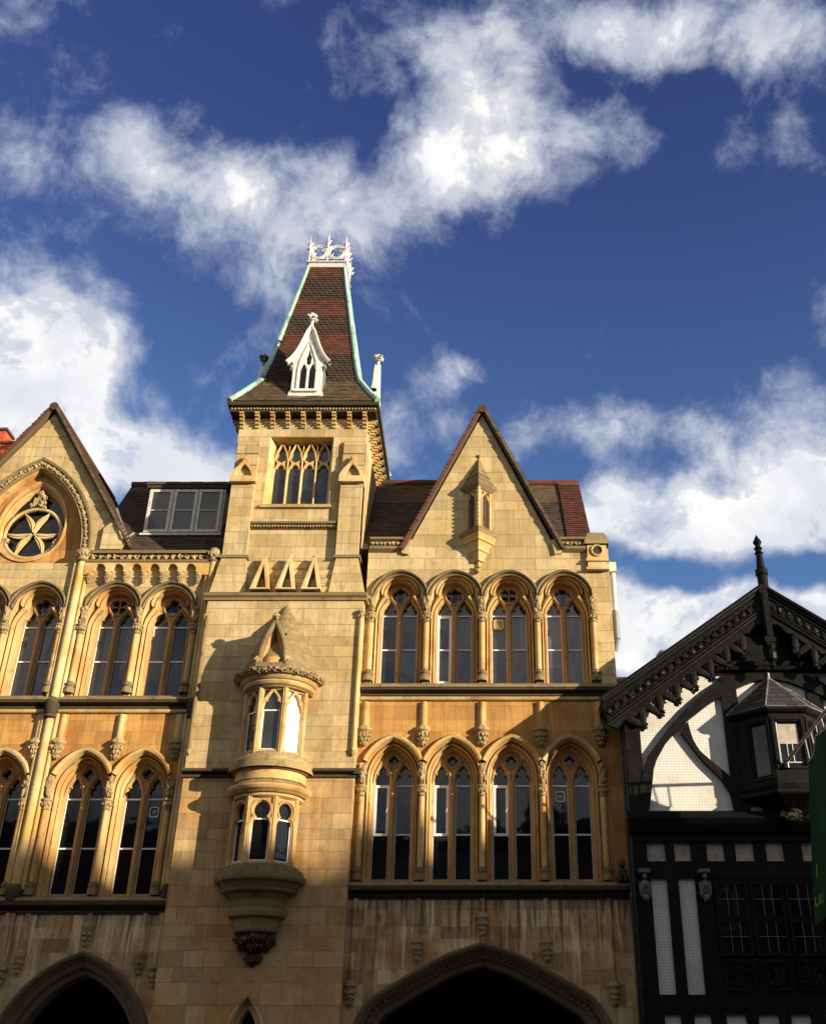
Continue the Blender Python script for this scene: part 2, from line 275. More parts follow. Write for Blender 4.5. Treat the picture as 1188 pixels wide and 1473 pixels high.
# ------------------------------------------------------------------ mesh helpers
def _ico():
    import bmesh
    bm = bmesh.new(); bmesh.ops.create_icosphere(bm, subdivisions=2, radius=1)
    v = [tuple(q.co) for q in bm.verts]; f = [[q.index for q in a.verts] for a in bm.faces]; bm.free()
    return v, f
ICO = _ico()
class MB:
    """collects shapes, then links them as ONE mesh object"""
    def __init__(s, xf=None): s.v = []; s.f = []; s.xf = xf
    def add(s, pts, faces):
        o = len(s.v); s.v += [tuple(s.xf(*p)) if s.xf else tuple(p) for p in pts]
        s.f += [[o + i for i in q] for q in faces]
    def quad(s, a, b, c, d): s.add([a, b, c, d], [[0, 1, 2, 3]])
    def box(s, x0, x1, y0, y1, z0, z1):
        s.add([(x, y, z) for z in (z0, z1) for y in (y0, y1) for x in (x0, x1)],
              [[0, 2, 3, 1], [4, 5, 7, 6], [0, 1, 5, 4], [2, 6, 7, 3], [0, 4, 6, 2], [1, 3, 7, 5]])
    def prism(s, poly, y0, y1):                       # polygon in x,z pushed through y
        n = len(poly)
        tri = tessellate_polygon([[Vector((x, z, 0)) for x, z in poly]])
        s.add([(x, y0, z) for x, z in poly] + [(x, y1, z) for x, z in poly],
              [list(q) for q in tri] + [[n + i for i in q] for q in tri] + [[i, (i + 1) % n, n + (i + 1) % n, n + i] for i in range(n)])
    def along_x(s, prof, x0, x1):                     # closed y,z profile run along x
        n = len(prof); tri = tessellate_polygon([[Vector((y, z, 0)) for y, z in prof]])
        s.add([(x0, y, z) for y, z in prof] + [(x1, y, z) for y, z in prof],
              [list(q) for q in tri] + [[n + i for i in q] for q in tri] + [[i, (i + 1) % n, n + (i + 1) % n, n + i] for i in range(n)])
    def loft(s, rings, closed=False):
        n = len(rings[0]); pts = [p for r in rings for p in r]; f = []
        for k in range(len(rings) - 1):
            for i in range(n if closed else n - 1):
                j = (i + 1) % n; f.append([k * n + i, k * n + j, (k + 1) * n + j, (k + 1) * n + i])
        s.add(pts, f)
    def lathe(s, prof, cx, cy, n=24, a0=0.0, a1=2 * math.pi, rot=0.0):   # prof: (r, z)
        full = abs(a1 - a0 - 2 * math.pi) < 1e-6
        m = n if full else n + 1
        rings = [[(cx + r * math.sin(a0 + (a1 - a0) * i / n + rot), cy - r * math.cos(a0 + (a1 - a0) * i / n + rot), z) for i in range(m)] for r, z in prof]
        s.loft(rings, full)
    def tube(s, path, r, n=8, closed=False, flat=1.0):
        path = [Vector(p) for p in path]; rings = []; m = len(path); ref = None
        for i, p in enumerate(path):
            a = path[(i - 1) % m] if (closed or i) else p; b = path[(i + 1) % m] if (closed or i < m - 1) else p
            tn = (b - a).normalized()
            ref = (Vector((0, 1, 0)) if abs(tn.y) < 0.9 else Vector((0, 0, 1))) if ref is None else ref
            u = (ref - tn * ref.dot(tn)).normalized(); w = tn.cross(u); ref = u
            rr = r[i] if isinstance(r, (list, tuple)) else r
            rings.append([tuple(p + u * rr * flat * math.cos(2 * math.pi * k / n) + w * rr * math.sin(2 * math.pi * k / n)) for k in range(n)])
        if closed: rings.append(rings[0])
        s.loft(rings, True)
        if not closed:
            s.add(rings[0], [list(range(n))]); s.add(rings[-1], [list(range(n))])
    def lump(s, c, sx, sy, sz, rnd=0.25):
        ph = [random.uniform(0, 6.28) for _ in range(6)]
        pts = []
        for (x, y, z) in ICO[0]:
            k = 1 + rnd * (math.sin(5 * x + ph[0]) * math.sin(5 * z + ph[1]) + 0.6 * math.sin(7 * y + ph[2]) * math.sin(6 * x + ph[3]))
            pts.append((c[0] + x * sx * k, c[1] + y * sy * k, c[2] + z * sz * k))
        s.add(pts, ICO[1])
    def foliage(s, c, w, d, h, n=9):                  # knobbly carved leaves
        s.lump(c, w * 0.72, d * 0.72, h * 0.85, 0.2)
        for i in range(n):
            a = random.uniform(-1.9, 1.9); zz = random.uniform(-0.8, 0.8)
            k = math.sqrt(max(0.1, 1 - zz * zz * 0.6))
            s.lump((c[0] + w * 0.75 * k * math.sin(a), c[1] - d * 0.75 * k * math.cos(a), c[2] + h * zz * 0.85), w * 0.36, d * 0.36, h * 0.24, 0.4)
    def plate(s, outer, holes, y0, y1, bev=0.0, back=False):
        """flat slab in x,z with holes; the hole edges are splayed by bev at the front"""
        fronts = [offset(h, bev) if bev else h for h in holes]
        polys = [outer] + fronts
        vec = [[Vector((x, z, 0)) for x, z in q] for q in polys]
        flat = [p for q in polys for p in q]
        tri = tessellate_polygon(vec)
        s.add([(x, y0, z) for x, z in flat], [list(q) for q in tri])
        if back: s.add([(x, y1, z) for x, z in flat], [list(q) for q in tri])
        s.loft([[(x, y0, z) for x, z in outer], [(x, y1, z) for x, z in outer]], True)
        for h, fr in zip(holes, fronts):
            r = [[(x, y0, z) for x, z in fr]]
            if bev: r.append([(x, y0 + bev * 1.2, z) for x, z in h])
            r.append([(x, y1, z) for x, z in h]); s.loft(r, True)
    def build(s, name, mat, parent=None, smooth=True, ang=38, origin=None, label=None):
        me = bpy.data.meshes.new(name)
        o = Vector(origin) if origin else Vector((0, 0, 0))
        me.from_pydata([tuple(Vector(v) - o) for v in s.v], [], s.f); me.validate(); me.materials.append(mat)
        if smooth:
            me.polygons.foreach_set('use_smooth', [True] * len(me.polygons)); me.set_sharp_from_angle(angle=R(ang))
        ob = bpy.data.objects.new(name, me); COL.objects.link(ob); ob.location = o
        if parent: adopt(ob, parent)
        if label: ob['label'] = label
        return ob
def wpos(o):
    p = Vector(o.location)
    while o.parent: o = o.parent; p = p + Vector(o.location) + (Vector((0, 0, 0)))
    return p
WP = {}
def adopt(ob, parent):
    """parent without moving: object locations here are world locations minus the parent's"""
    base = WP.get(parent.name, Vector((0, 0, 0)))
    w = Vector(ob.location); ob.parent = parent; ob.location = w - base; WP[ob.name] = w
def thing(name, label, cat, loc, group=None):
    o = bpy.data.objects.new(name, None); COL.objects.link(o); o.location = loc; WP[o.name] = Vector(loc)
    o['label'] = label; o['category'] = cat
    if group: o['group'] = group
    return o
def offset(poly, d):
    """grow a closed polygon by d (orientation found from its area)"""
    n = len(poly); ar = sum(poly[i][0] * poly[(i + 1) % n][1] - poly[(i + 1) % n][0] * poly[i][1] for i in range(n))
    sg = 1 if ar > 0 else -1; out = []
    for i in range(n):
        a, b, c = Vector(poly[i - 1]), Vector(poly[i]), Vector(poly[(i + 1) % n])
        e1 = (b - a); e2 = (c - b)
        if e1.length < 1e-7 or e2.length < 1e-7: out.append(tuple(b)); continue
        n1 = Vector((e1.y, -e1.x)).normalized() * sg; n2 = Vector((e2.y, -e2.x)).normalized() * sg
        m = n1 + n2
        if m.length < 0.3: out.append(tuple(b + n1 * d)); continue
        m.normalize(); k = min(1.6, 1 / max(0.4, m.dot(n1)))
        out.append(tuple(b + m * d * k))
    return out
def offset_open(path, d, clamp=None):
    """move an open x,z path (left foot - apex - right foot) outward by d"""
    out = []; n = len(path)
    for i in range(n):
        a, b, c = Vector(path[max(i - 1, 0)]), Vector(path[i]), Vector(path[min(i + 1, n - 1)])
        e1 = b - a if i else c - b; e2 = c - b if i < n - 1 else b - a
        n1 = Vector((-e1.y, e1.x)).normalized(); n2 = Vector((-e2.y, e2.x)).normalized()
        m = (n1 + n2); m = m.normalized() if m.length > 0.2 else n1
        q = b + m * d * min(1.5, 1 / max(0.5, m.dot(n1)))
        if clamp: q.x = max(clamp[0], min(clamp[1], q.x))
        out.append((q.x, q.y))
    return out
def halfarch(w, h, n, full=False):
    """right half of a pointed arch, from the foot (w,0) to the apex (0,h)"""
    if h <= w * 1.0001: h = w * 1.0002
    c = (h * h - w * w) / (2 * w); r = w + c; a1 = math.atan2(h, c)
    return [(-c + r * math.cos(a1 * i / n), r * math.sin(a1 * i / n)) for i in range(n + 1)]
def pointed(cx, w, z0, zs, za, n=14):
    """open contour: left foot, up, over the point, right foot"""
    hp = [(x, zs + z) for x, z in halfarch(w, za - zs, n)]
    right = [(w, z0)] + hp
    left = [(-x, z) for x, z in right]
    return [(cx + x, z) for x, z in left] + [(cx + x, z) for x, z in reversed(right[:-1])]
def resample(path, n):
    P = [Vector(p) for p in path]; L = [0]
    for a, b in zip(P, P[1:]): L.append(L[-1] + (b - a).length)
    out = []; j = 0
    for i in range(n + 1):
        t = L[-1] * i / n
        while j < len(P) - 2 and L[j + 1] < t: j += 1
        k = (t - L[j]) / max(1e-9, L[j + 1] - L[j]); q = P[j].lerp(P[j + 1], min(1, k)); out.append((q.x, q.y))
    return out
def mirror(right, cx):
    return [(cx - x, z) for x, z in right] + [(cx + x, z) for x, z in reversed(right[:-1])]
def light(cx, w, z0, zs, za, cusp=0.05, n=12):
    """closed outline of one cusped light"""
    hp = halfarch(w, za - zs, n); pts = [(w, z0 - zs)] + hp
    if cusp:
        q = []
        for i, (x, z) in enumerate(pts):
            k = (i - 1) / n
            if 0.42 < k < 0.60:
                m = cusp * (1 - abs(k - 0.51) / 0.09); l = math.hypot(x, z - (za - zs) * 0.35) or 1
                x -= m * x / l; z -= m * (z - (za - zs) * 0.35) / l
            q.append((x, z))
        pts = q
    c = mirror(pts, 0); return [(cx + x, zs + z) for x, z in c]
def foil(cx, cz, r, k, depth=0.32, rot=0.0, n=48):
    out = []
    for i in range(n):
        a = 2 * math.pi * i / n; q = abs(math.cos((a - rot) * k / 2)) if k else 1
        rr = r * (1 - depth + depth * q ** 0.6); out.append((cx + rr * math.sin(a), cz + rr * math.cos(a)))
    return out
def ring_sweep(mb, path, prof, clamp=None):
    """run a moulding profile (offset, y) along an open arch path"""
    mb.loft([[(x, y, z) for x, z in offset_open(path, o, clamp)] for o, y in prof])
def tiles(mb, o, u, v, n, rows, span, tw, th, scallop=False, lift=0.02, jit=0.15):
    o, u, v, n = Vector(o), Vector(u).normalized(), Vector(v).normalized(), Vector(n).normalized()
    for r in range(rows):
        a, b = span((r + 0.5) * th)
        if b - a < 0.02: continue
        x = a - (tw * 0.5 if r % 2 else 0) - random.uniform(0, tw * 0.1)
        while x < b:
            x0, x1 = max(a, x), min(b, x + tw * 0.97); x += tw
            if x1 - x0 < 0.015: continue
            lf = lift * random.uniform(1 - jit * 2, 1 + jit * 2); v0 = r * th - 0.012 + random.uniform(-1, 1) * th * 0.04; v1 = (r + 1) * th
            P = lambda a_, b_, c_: tuple(o + u * a_ + v * b_ + n * c_)
            if scallop:
                w = x1 - x0; lo = [P(x0, v0 + th * 0.42, lf), P(x0 + w * 0.14, v0 + th * 0.14, lf), P(x0 + w * 0.5, v0, lf * 1.1), P(x0 + w * 0.86, v0 + th * 0.14, lf), P(x1, v0 + th * 0.42, lf)]
                un = [P(x0, v0 + th * 0.42, 0), P(x0 + w * 0.14, v0 + th * 0.14, 0), P(x0 + w * 0.5, v0, 0), P(x0 + w * 0.86, v0 + th * 0.14, 0), P(x1, v0 + th * 0.42, 0)]
                mb.add(lo + [P(x1, v1, 0.003), P(x0, v1, 0.003)] + un, [[0, 1, 2, 3, 4, 5, 6], [0, 7, 8, 1], [1, 8, 9, 2], [2, 9, 10, 3], [3, 10, 11, 4]])
            else:
                mb.add([P(x0, v0, lf), P(x1, v0, lf), P(x1, v1, 0.003), P(x0, v1, 0.003), P(x0, v0, 0), P(x1, v0, 0)], [[0, 1, 2, 3], [4, 5, 1, 0], [0, 3, 4], [1, 5, 2]])
def rect(x0, x1, z0, z1): return [(x0, z0), (x1, z0), (x1, z1), (x0, z1)]
def arcpts(cx, cz, r, a0, a1, n): return [(cx + r * math.cos(R(a0 + (a1 - a0) * i / n)), cz + r * math.sin(R(a0 + (a1 - a0) * i / n))) for i in range(n + 1)]

# ================================================================== the stone building
B = thing('stone_building', 'honey coloured gothic stone building with a steep roofed tower and rows of pointed windows', 'building', (-4.4, 0, 0))
BAY = 1.267
VENTM = plain('amber_vent_plastic', (0.62, 0.38, 0.16), 0.5)
NICHEM = plain('deep_niche_stone', (0.10, 0.065, 0.04), 0.9)

def colonnette(x, y, z0, z1, r=0.062, leaf=None, mat=TRIMW):
    m = MB(); m.lathe([(r, z0 + 0.2), (r, z1 - 0.22)], x, y, 12); c = m.build('colonnette', mat, B)
    m = MB(); m.lathe([(r, z1 - 0.24), (r * 1.45, z1 - 0.22), (r * 1.1, z1 - 0.18), (r * 1.35, z1 - 0.1), (r * 1.75, z1 - 0.05)], x, y, 12)
    for i in range(7):
        a = -1.7 + 3.4 * i / 6; m.lump((x + r * 1.45 * math.sin(a), y - r * 1.45 * math.cos(a), z1 - 0.11 + random.uniform(-.015, .015)), r * 0.5, r * 0.5, r * 0.75, 0.4)
    m.lathe([(r * 1.5, z1 - 0.05), (r * 2.0, z1 - 0.045), (r * 2.1, z1 - 0.02), (r * 1.9, z1), (0, z1)], x, y, 12)
    m.build('capital', CARVE, c)
    m = MB(); m.lathe([(r * 1.9, z0 - 0.06), (r * 1.9, z0 + 0.06), (r * 1.5, z0 + 0.09), (r * 1.95, z0 + 0.13), (r * 1.9, z0 + 0.16), (r * 1.2, z0 + 0.19), (r, z0 + 0.21)], x, y, 8)
    m.build('base', HOOD, c)
    if leaf:
        m = MB(); m.foliage((x, y - 0.01, (leaf[0] + leaf[1]) / 2), 0.085, 0.09, (leaf[1] - leaf[0]) / 2, 16); m.build('leaf_carving', CARVE, c)
    return c

def glaze(w, cx, lights, z0, z1, ztop, zmid, y, glass, frames=True, casement=(), bars=True):
    for k, (a, b) in enumerate(lights):
        tl = random.uniform(-.006, .006); m = MB(); m.add([(cx + a, y, z0), (cx + b, y + tl, z0), (cx + b, y + tl * .5, ztop), (cx + a, y, ztop)], [[0, 1, 2, 3]])
        m.add([(cx + a, y + .02, z0), (cx + b, y + .02, z0), (cx + b, y + .02, ztop), (cx + a, y + .02, ztop)], [[0, 1, 2, 3]])
        m.build('pane', glass, w, False)
        if glass is GLASS and random.random() < 0.4:
            f0, f1 = random.choice(((0, .55), (.5, 1), (0, 1))); zc = random.choice((z0 + .45, zmid, z0 + .02)); m = MB(); m.box(cx + a + (b - a) * f0, cx + a + (b - a) * f1, y - .004, y - .0015, zc, z1 + .05); m.build('curtained_pane', CURTAIN, w, False)
        if k == 0:
            m = MB(); m.box(cx - .3, cx + .3, y + .025, y + .035, z1 + .2, ztop + .15); m.build('roundel_pane', GLASSD, w, False)
        if bars:
            for zb in (z1, zmid):
                m = MB(); m.box(cx + a, cx + b, y - 0.03, y - 0.003, zb - 0.016, zb + 0.016); m.build('glazing_bar', FRAME, w, False)
        if frames:
            m = MB(); t = 0.017
            m.box(cx + a, cx + a + t, y - 0.022, y - 0.004, z0, z1 + .1); m.box(cx + b - t, cx + b, y - 0.022, y - 0.004, z0, z1 + .1); m.box(cx + a + t, cx + b - t, y - 0.022, y - 0.004, z0, z0 + 0.03)
            m.build('window_frame', FRAME, w, False)
        if k in casement:
            c0, c1 = casement[k]; m = MB(); t = 0.052; yy = y - 0.05
            a2, b2 = a + 0.012, b - 0.012
            m.box(cx + a2, cx + a2 + t, yy, y - 0.005, c0, c1); m.box(cx + b2 - t, cx + b2, yy, y - 0.005, c0, c1)
            m.box(cx + a2 + t, cx + b2 - t, yy, y - 0.005, c0, c0 + t); m.box(cx + a2 + t, cx + b2 - t, yy, y - 0.005, c1 - t, c1)
            cs = m.build('casement', FRAME, w, False, label='opening casement in a thick white frame')
            if c1 - c0 < 1.3:
                m = MB(); m.tube([(cx + b2 - 0.02, yy - 0.02, (c0 + c1) / 2), (cx + b2 - 0.05, yy - 0.05, (c0 + c1) / 2 - 0.05), (cx + b2 - 0.03, yy - 0.06, (c0 + c1) / 2 + 0.03)], 0.009, 6); m.build('handle', FRAME, w)

def blend(A, Bc, t): return [(a[0] + (b[0] - a[0]) * t, a[1] + (b[1] - a[1]) * t) for a, b in zip(A, Bc)]
def upper_window(cx, dz, kind, casement=None, vent=None, glass=None):
    glass = glass or GLASS
    z0, zs = 9.38 + dz, 11.13 + dz
    # outer order: pointed arch; inner order: the trefoil-shouldered opening
    arch = [(x, zs + 0.31 + z) for x, z in halfarch(0.585, 0.655, 24)]
    arch = [(0.585, zs)] + arch
    lo = [p for p in arch if p[1] <= zs + 0.52]; hi = arch[len(lo) - 1:]
    A = mirror([(0.585, z0)] + resample(lo, 10) + resample(hi, 14)[1:], cx)
    shoulder = [(0.425 - 0.18 * math.sin(a) ** 1.5, zs + 0.03 + 0.38 * math.sin(a) ** 0.85) for a in [math.pi / 2 * i / 12 for i in range(13)]]
    lobe = [(0.245, zs + 0.41), (0.30, zs + 0.43), (0.335, zs + 0.48)] + [(0.335 * max(0, math.cos(a)) ** 0.85 if a < 1.57 else 0, zs + 0.49 + 0.41 * math.sin(a)) for a in [math.pi / 2 * i / 10 for i in range(1, 11)]]
    Bc = mirror([(0.425, z0)] + resample(shoulder, 10) + resample(lobe, 14)[1:], cx)
    sh2 = [(0.52 - 0.205 * math.sin(a) ** 1.5, zs + 0.02 + 0.44 * math.sin(a) ** 0.85) for a in [math.pi / 2 * i / 12 for i in range(13)]]
    lb2 = [(0.315, zs + 0.46), (0.38, zs + 0.475), (0.43, zs + 0.53)] + [(0.43 * max(0, math.cos(a)) ** 0.85 if a < 1.57 else 0, zs + 0.53 + 0.415 * math.sin(a)) for a in [math.pi / 2 * i / 10 for i in range(1, 11)]]
    Mc = mirror([(0.52, z0)] + resample(sh2, 10) + resample(lb2, 14)[1:], cx)
    # stone bars of the window itself: two cusped lights under a pierced roundel
    out = offset_open(Bc, 0.02)
    lw = 0.168
    holes = [light(cx - 0.232, lw, z0 + 0.2, zs + 0.10, zs + 0.46, 0.055), light(cx + 0.232, lw, z0 + 0.2, zs + 0.10, zs + 0.46, 0.055)]
    cz = zs + 0.60
    holes.append({'diamond': foil(cx, cz, 0.185, 4, 0.25), 'six': foil(cx, cz, 0.19, 6, 0.4), 'quatre': foil(cx, cz, 0.19, 4, 0.45, math.pi / 4), 'five': foil(cx, cz, 0.19, 5, 0.4), 'tri': foil(cx, cz, 0.19, 3, 0.5)}[kind])
    m = MB(); m.plate(out, holes, 0.35, 0.47, 0.018)
    m.tube([(cx + 0.215 * math.sin(2 * math.pi * i / 24), 0.34, cz + 0.215 * math.cos(2 * math.pi * i / 24)) for i in range(24)], 0.022, 6, True)
    m.box(cx - 0.025, cx + 0.025, 0.31, 0.35, z0 + 0.15, zs + 0.2)
    for s_ in (-1, 1): m.tube([(cx + s_ * .01, .34, zs + .1), (cx + s_ * .05, .34, zs + .26), (cx + s_ * .13, .34, zs + .42), (cx + s_ * .22, .34, zs + .53)], .022, 6)
    if kind == 'quatre': m.box(cx - 0.014, cx + 0.014, 0.36, 0.44, cz - 0.2, cz + 0.2); m.box(cx - 0.2, cx + 0.2, 0.36, 0.44, cz - 0.014, cz + 0.014)
    w = m.build('window', TRACERY, B, origin=(cx, 0.35, z0), ang=25)
    s1 = [(0, 0.0), (0.15, -0.02), (0.30, 0.0), (0.36, 0.10), (0.52, 0.15), (0.72, 0.14), (0.80, 0.05)]
    s2 = [(0, 0.03), (0.14, 0.035), (0.24, 0.07), (0.28, 0.19), (0.40, 0.23), (0.50, 0.20), (0.54, 0.15), (0.64, 0.145), (0.72, 0.18), (0.76, 0.29), (0.86, 0.32), (0.92, 0.30), (1.0, 0.36)]
    m = MB(); m.loft([[(x, y, z) for x, z in blend(A, Mc, t)] for t, y in s1] + [[(x, y, z) for x, z in blend(Mc, Bc, t)] for t, y in s2]); m.build('arch_moulding', TRIMW, w, ang=30)
    hp = [q for q in A if q[1] >= zs + 0.36]
    m = MB(); ring_sweep(m, hp, [(-0.01, 0.01), (-0.015, -0.05), (0.01, -0.075), (0.03, -0.06), (0.035, -0.025), (0.055, -0.025), (0.062, -0.09), (0.09, -0.115), (0.12, -0.09), (0.135, -0.03), (0.14, 0.01)], (cx - BAY / 2, cx + BAY / 2)); m.build('hood_mould', HOOD, w)
    lights = [(-0.405, -0.055), (0.055, 0.405)]
    glaze(w, cx, lights, z0 + 0.15, zs + 0.12, zs + 0.80, zs - 0.72, 0.46, glass, True, casement or {})
    if vent is not None:
        k, vz = vent; vx = cx + (-0.245 if k == 0 else 0.245); vz += dz
        m = MB(); q = [(vx + 0.115 * math.copysign(abs(math.cos(a)) ** 0.35, math.cos(a)), vz + 0.125 * math.copysign(abs(math.sin(a)) ** 0.35, math.sin(a))) for a in [2 * math.pi * i / 32 for i in range(32)]]
        slots = [rect(vx - 0.08 + i * 0.034, vx - 0.062 + i * 0.034, vz - 0.085, vz + 0.085) for i in range(5)]
        m.plate(q, slots, 0.41, 0.455)
        m.build('extractor_vent', VENTM, w, False)
    return w

def lower_window(cx, dz, casement=None, vent=None):
    z0, zs = 5.2 + dz, 7.14 + dz
    A = pointed(cx, 0.60, z0, zs + .27, zs + 1.05, 18); Bc = pointed(cx, 0.42, z0, zs + .25, zs + 0.90, 18)
    lw = 0.165
    holes = [light(cx - 0.235, lw, z0 + 0.17, zs + 0.20, zs + 0.58, 0.055), light(cx + 0.235, lw, z0 + 0.17, zs + 0.20, zs + 0.58, 0.055), foil(cx, zs + 0.67, 0.115, 4, 0.45)]
    m = MB(); m.plate(offset_open(Bc, 0.02), holes, 0.34, 0.47, 0.022)
    m.tube([(cx + 0.14 * math.sin(2 * math.pi * i / 20), 0.33, zs + 0.67 + 0.14 * math.cos(2 * math.pi * i / 20)) for i in range(20)], 0.018, 6, True)
    for s_ in (-1, 1):
        m.tube([(cx + s_ * 0.02, 0.33, zs + 0.2), (cx + s_ * 0.06, 0.33, zs + 0.4), (cx + s_ * 0.15, 0.33, zs + 0.58), (cx + s_ * 0.24, 0.33, zs + 0.72)], 0.02, 6)
        m.tube([(cx + s_ * 0.43, 0.33, zs + 0.2), (cx + s_ * 0.38, 0.33, zs + 0.44), (cx + s_ * 0.24, 0.33, zs + 0.72)], 0.02, 6)
    m.box(cx - 0.022, cx + 0.022, 0.30, 0.34, z0 + 0.1, zs + 0.22)
    w = m.build('window', TRACERY, B, origin=(cx, 0.34, z0), ang=25)
    steps = [(0, 0.0), (0.06, -0.015), (0.13, 0.0), (0.16, 0.09), (0.26, 0.15), (0.34, 0.13), (0.36, 0.075), (0.42, 0.07), (0.46, 0.12), (0.52, 0.22), (0.62, 0.23), (0.70, 0.21), (0.76, 0.26), (0.85, 0.33), (1.0, 0.34)]
    m = MB(); m.loft([[(x, y, z) for x, z in blend(A, Bc, t)] for t, y in steps]); m.build('arch_moulding', TRIMW, w, ang=30)
    hp = [q for q in A if q[1] >= zs + 0.55]
    m = MB(); ring_sweep(m, hp, [(0.0, 0.01), (0.0, -0.05), (0.03, -0.10), (0.075, -0.115), (0.11, -0.07), (0.125, 0.01)], (cx - BAY / 2, cx + BAY / 2)); m.build('hood_mould', TRIM, w)
    glaze(w, cx, [(-0.405, -0.065), (0.065, 0.405)], z0 + 0.12, zs + 0.16, zs + 0.72, zs - 0.86, 0.46, GLASSD, True, casement or {})
    if vent is not None:
        k, vz = vent; vx = cx + (-0.235 if k == 0 else 0.235); vz += dz; m = MB()
        q = [(vx + 0.10 * math.copysign(abs(math.cos(a)) ** 0.35, math.cos(a)), vz + 0.115 * math.copysign(abs(math.sin(a)) ** 0.35, math.sin(a))) for a in [2 * math.pi * i / 32 for i in range(32)]]
        q2 = [(vx + (x - vx) * 0.78, vz + (z - vz) * 0.78) for x, z in q]
        m.plate(q, [q2], 0.41, 0.455); m.tube([(vx + .03 * math.sin(i), 0.435, vz + .03 * math.cos(i)) for i in range(6)], 0.012, 6, True)
        m.build('extractor_vent', GREYF, w, False)
    return w

def facade(xcols, dz, kinds, up_case, up_vent, lo_case, lo_vent, up_glass=None):
    for i in range(len(xcols) - 1):
        cx = (xcols[i] + xcols[i + 1]) / 2
        upper_window(cx, dz, kinds[i], up_case.get(i), up_vent.get(i))
        lower_window(cx, dz, lo_case.get(i), lo_vent.get(i))
    for i, x in enumerate(xcols):
        colonnette(x, -0.035, 9.56 + dz, 11.13 + dz, 0.062, (11.12 + dz, 11.62 + dz))
        colonnette(x, -0.03, 5.34 + dz, 7.2 + dz, 0.058, (7.2 + dz, 7.72 + dz))
        # pilaster strip between the spandrel panels, ending in a carved pendant
        m = MB(); m.lathe([(0.075, 8.46 + dz), (0.075, 9.02 + dz)], x, -0.01, 10); m.box(x - 0.10, x - 0.065, -0.03, 0.0, 8.46 + dz, 9.02 + dz); m.box(x + 0.065, x + 0.10, -0.03, 0.0, 8.46 + dz, 9.02 + dz)
        p = m.build('pilaster_strip', TRIMW, B)
        pendant(x, -0.02, 8.48 + dz, 0.155, 0.46, p)
def pendant(x, y, ztop, r, h, parent, name='pendant'):
    m = MB(); m.lathe([(r * 0.75, ztop), (r * 0.8, ztop - h * 0.06), (r * 1.05, ztop - h * 0.10), (r * 1.05, ztop - h * 0.22), (r * 0.8, ztop - h * 0.30), (r * 0.86, ztop - h * 0.34)], x, y, 8, rot=math.pi / 8)
    m.lathe([(r * 0.75, ztop - h * 0.32), (r * 0.55, ztop - h * 0.7), (r * 0.18, ztop - h * 0.95), (0, ztop - h)], x, y, 10)
    for q in range(3):
        for i in range(5 - q):
            a = -1.4 + 2.8 * (i + 0.5) / (5 - q); rr = r * (0.78 - 0.2 * q)
            m.lump((x + rr * math.sin(a), y - rr * math.cos(a), ztop - h * (0.45 + 0.19 * q)), r * 0.26, r * 0.26, r * 0.36, 0.4)
    return m.build(name, CARVE, parent)

RC = [-2.484 + BAY * i for i in range(5)]
LC = [-9.034 + BAY * i for i in range(3)]
GC = [-10.78 + BAY * (i - 1) for i in range(3)]
DL = -0.285
facade(RC, 0.0, ['diamond', 'six', 'quatre', 'diamond'], {1: {0: (9.6, 11.24)}}, {2: (0, 11.03)}, {0: {0: (6.25, 7.31)}, 1: {0: (6.25, 7.31)}, 2: {0: (6.25, 7.31)}}, {3: (0, 7.07)})
facade(LC, DL, ['quatre', 'tri'], {}, {}, {}, {1: (1, 7.03)})
facade(GC, DL, ['six', 'five'], {}, {}, {}, {})

def win_holes(xcols, dz):
    up, lo = [], []
    for i in range(len(xcols) - 1):
        cx = (xcols[i] + xcols[i + 1]) / 2; zs = 11.13 + dz
        up.append(mirror([(0.585, 9.38 + dz), (0.585, zs)] + [(x, zs + 0.31 + z) for x, z in halfarch(0.585, 0.655, 16)], cx))
        lo.append(pointed(cx, 0.60, 5.2 + dz, 7.41 + dz, 8.19 + dz, 14))
    return up, lo

# ---- right range
XR0, XR1 = -2.625, 3.03
upR, loR = win_holes(RC, 0)
m = MB(); m.plate([(XR0, 9.2), (XR1, 9.2), (XR1, 12.8), (1.80, 12.8), (0.06, 16.62), (-1.72, 12.8), (XR0, 12.8)], upR, 0.0, 0.42); m.build('gable_wall', CREAM, B, False)
m = MB(); m.plate(rect(XR0, XR1, 4.98, 9.198), loR, 0.002, 0.42); m.build('wall', ORANGE, B, False)
m = MB(); m.box(XR1 - 0.45, XR1 - 0.002, 0.421, 6.0, 0.0, 12.8); m.box(XR0, XR1 - 0.46, 5.6, 6.0, 0, 12.8); m.build('side_wall', CREAM, B, False)
m = MB(); m.box(XR0, XR1 - 0.46, 0.75, 0.80, 4.0, 12.6); m.box(XR0, XR1 - 0.46, 0.43, 0.75, 9.0, 9.2); m.build('interior', DARK, B, False)
def string(x0, x1, z, mat, h=0.32, out=0.17, name='string_course', y=0.0):
    m = MB(); m.along_x([(y + 0.02, z), (y - 0.03, z), (y - 0.05, z + h * 0.10), (y - 0.03, z + h * 0.2), (y - 0.03, z + h * 0.32), (y - out * 0.7, z + h * 0.45), (y - out, z + h * 0.5), (y - out, z + h * 0.68), (y - out * 0.8, z + h * 0.74), (y + 0.02, z + h)], x0, x1)
    return m.build(name, mat, B, True, 30)
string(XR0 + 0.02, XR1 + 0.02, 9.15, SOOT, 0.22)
m = MB(); m.tube([(XR0 + .02, -.02, 9.10), (XR1 + .02, -.02, 9.10)], .05, 10); m.build('string_roll', TRIMW, B)
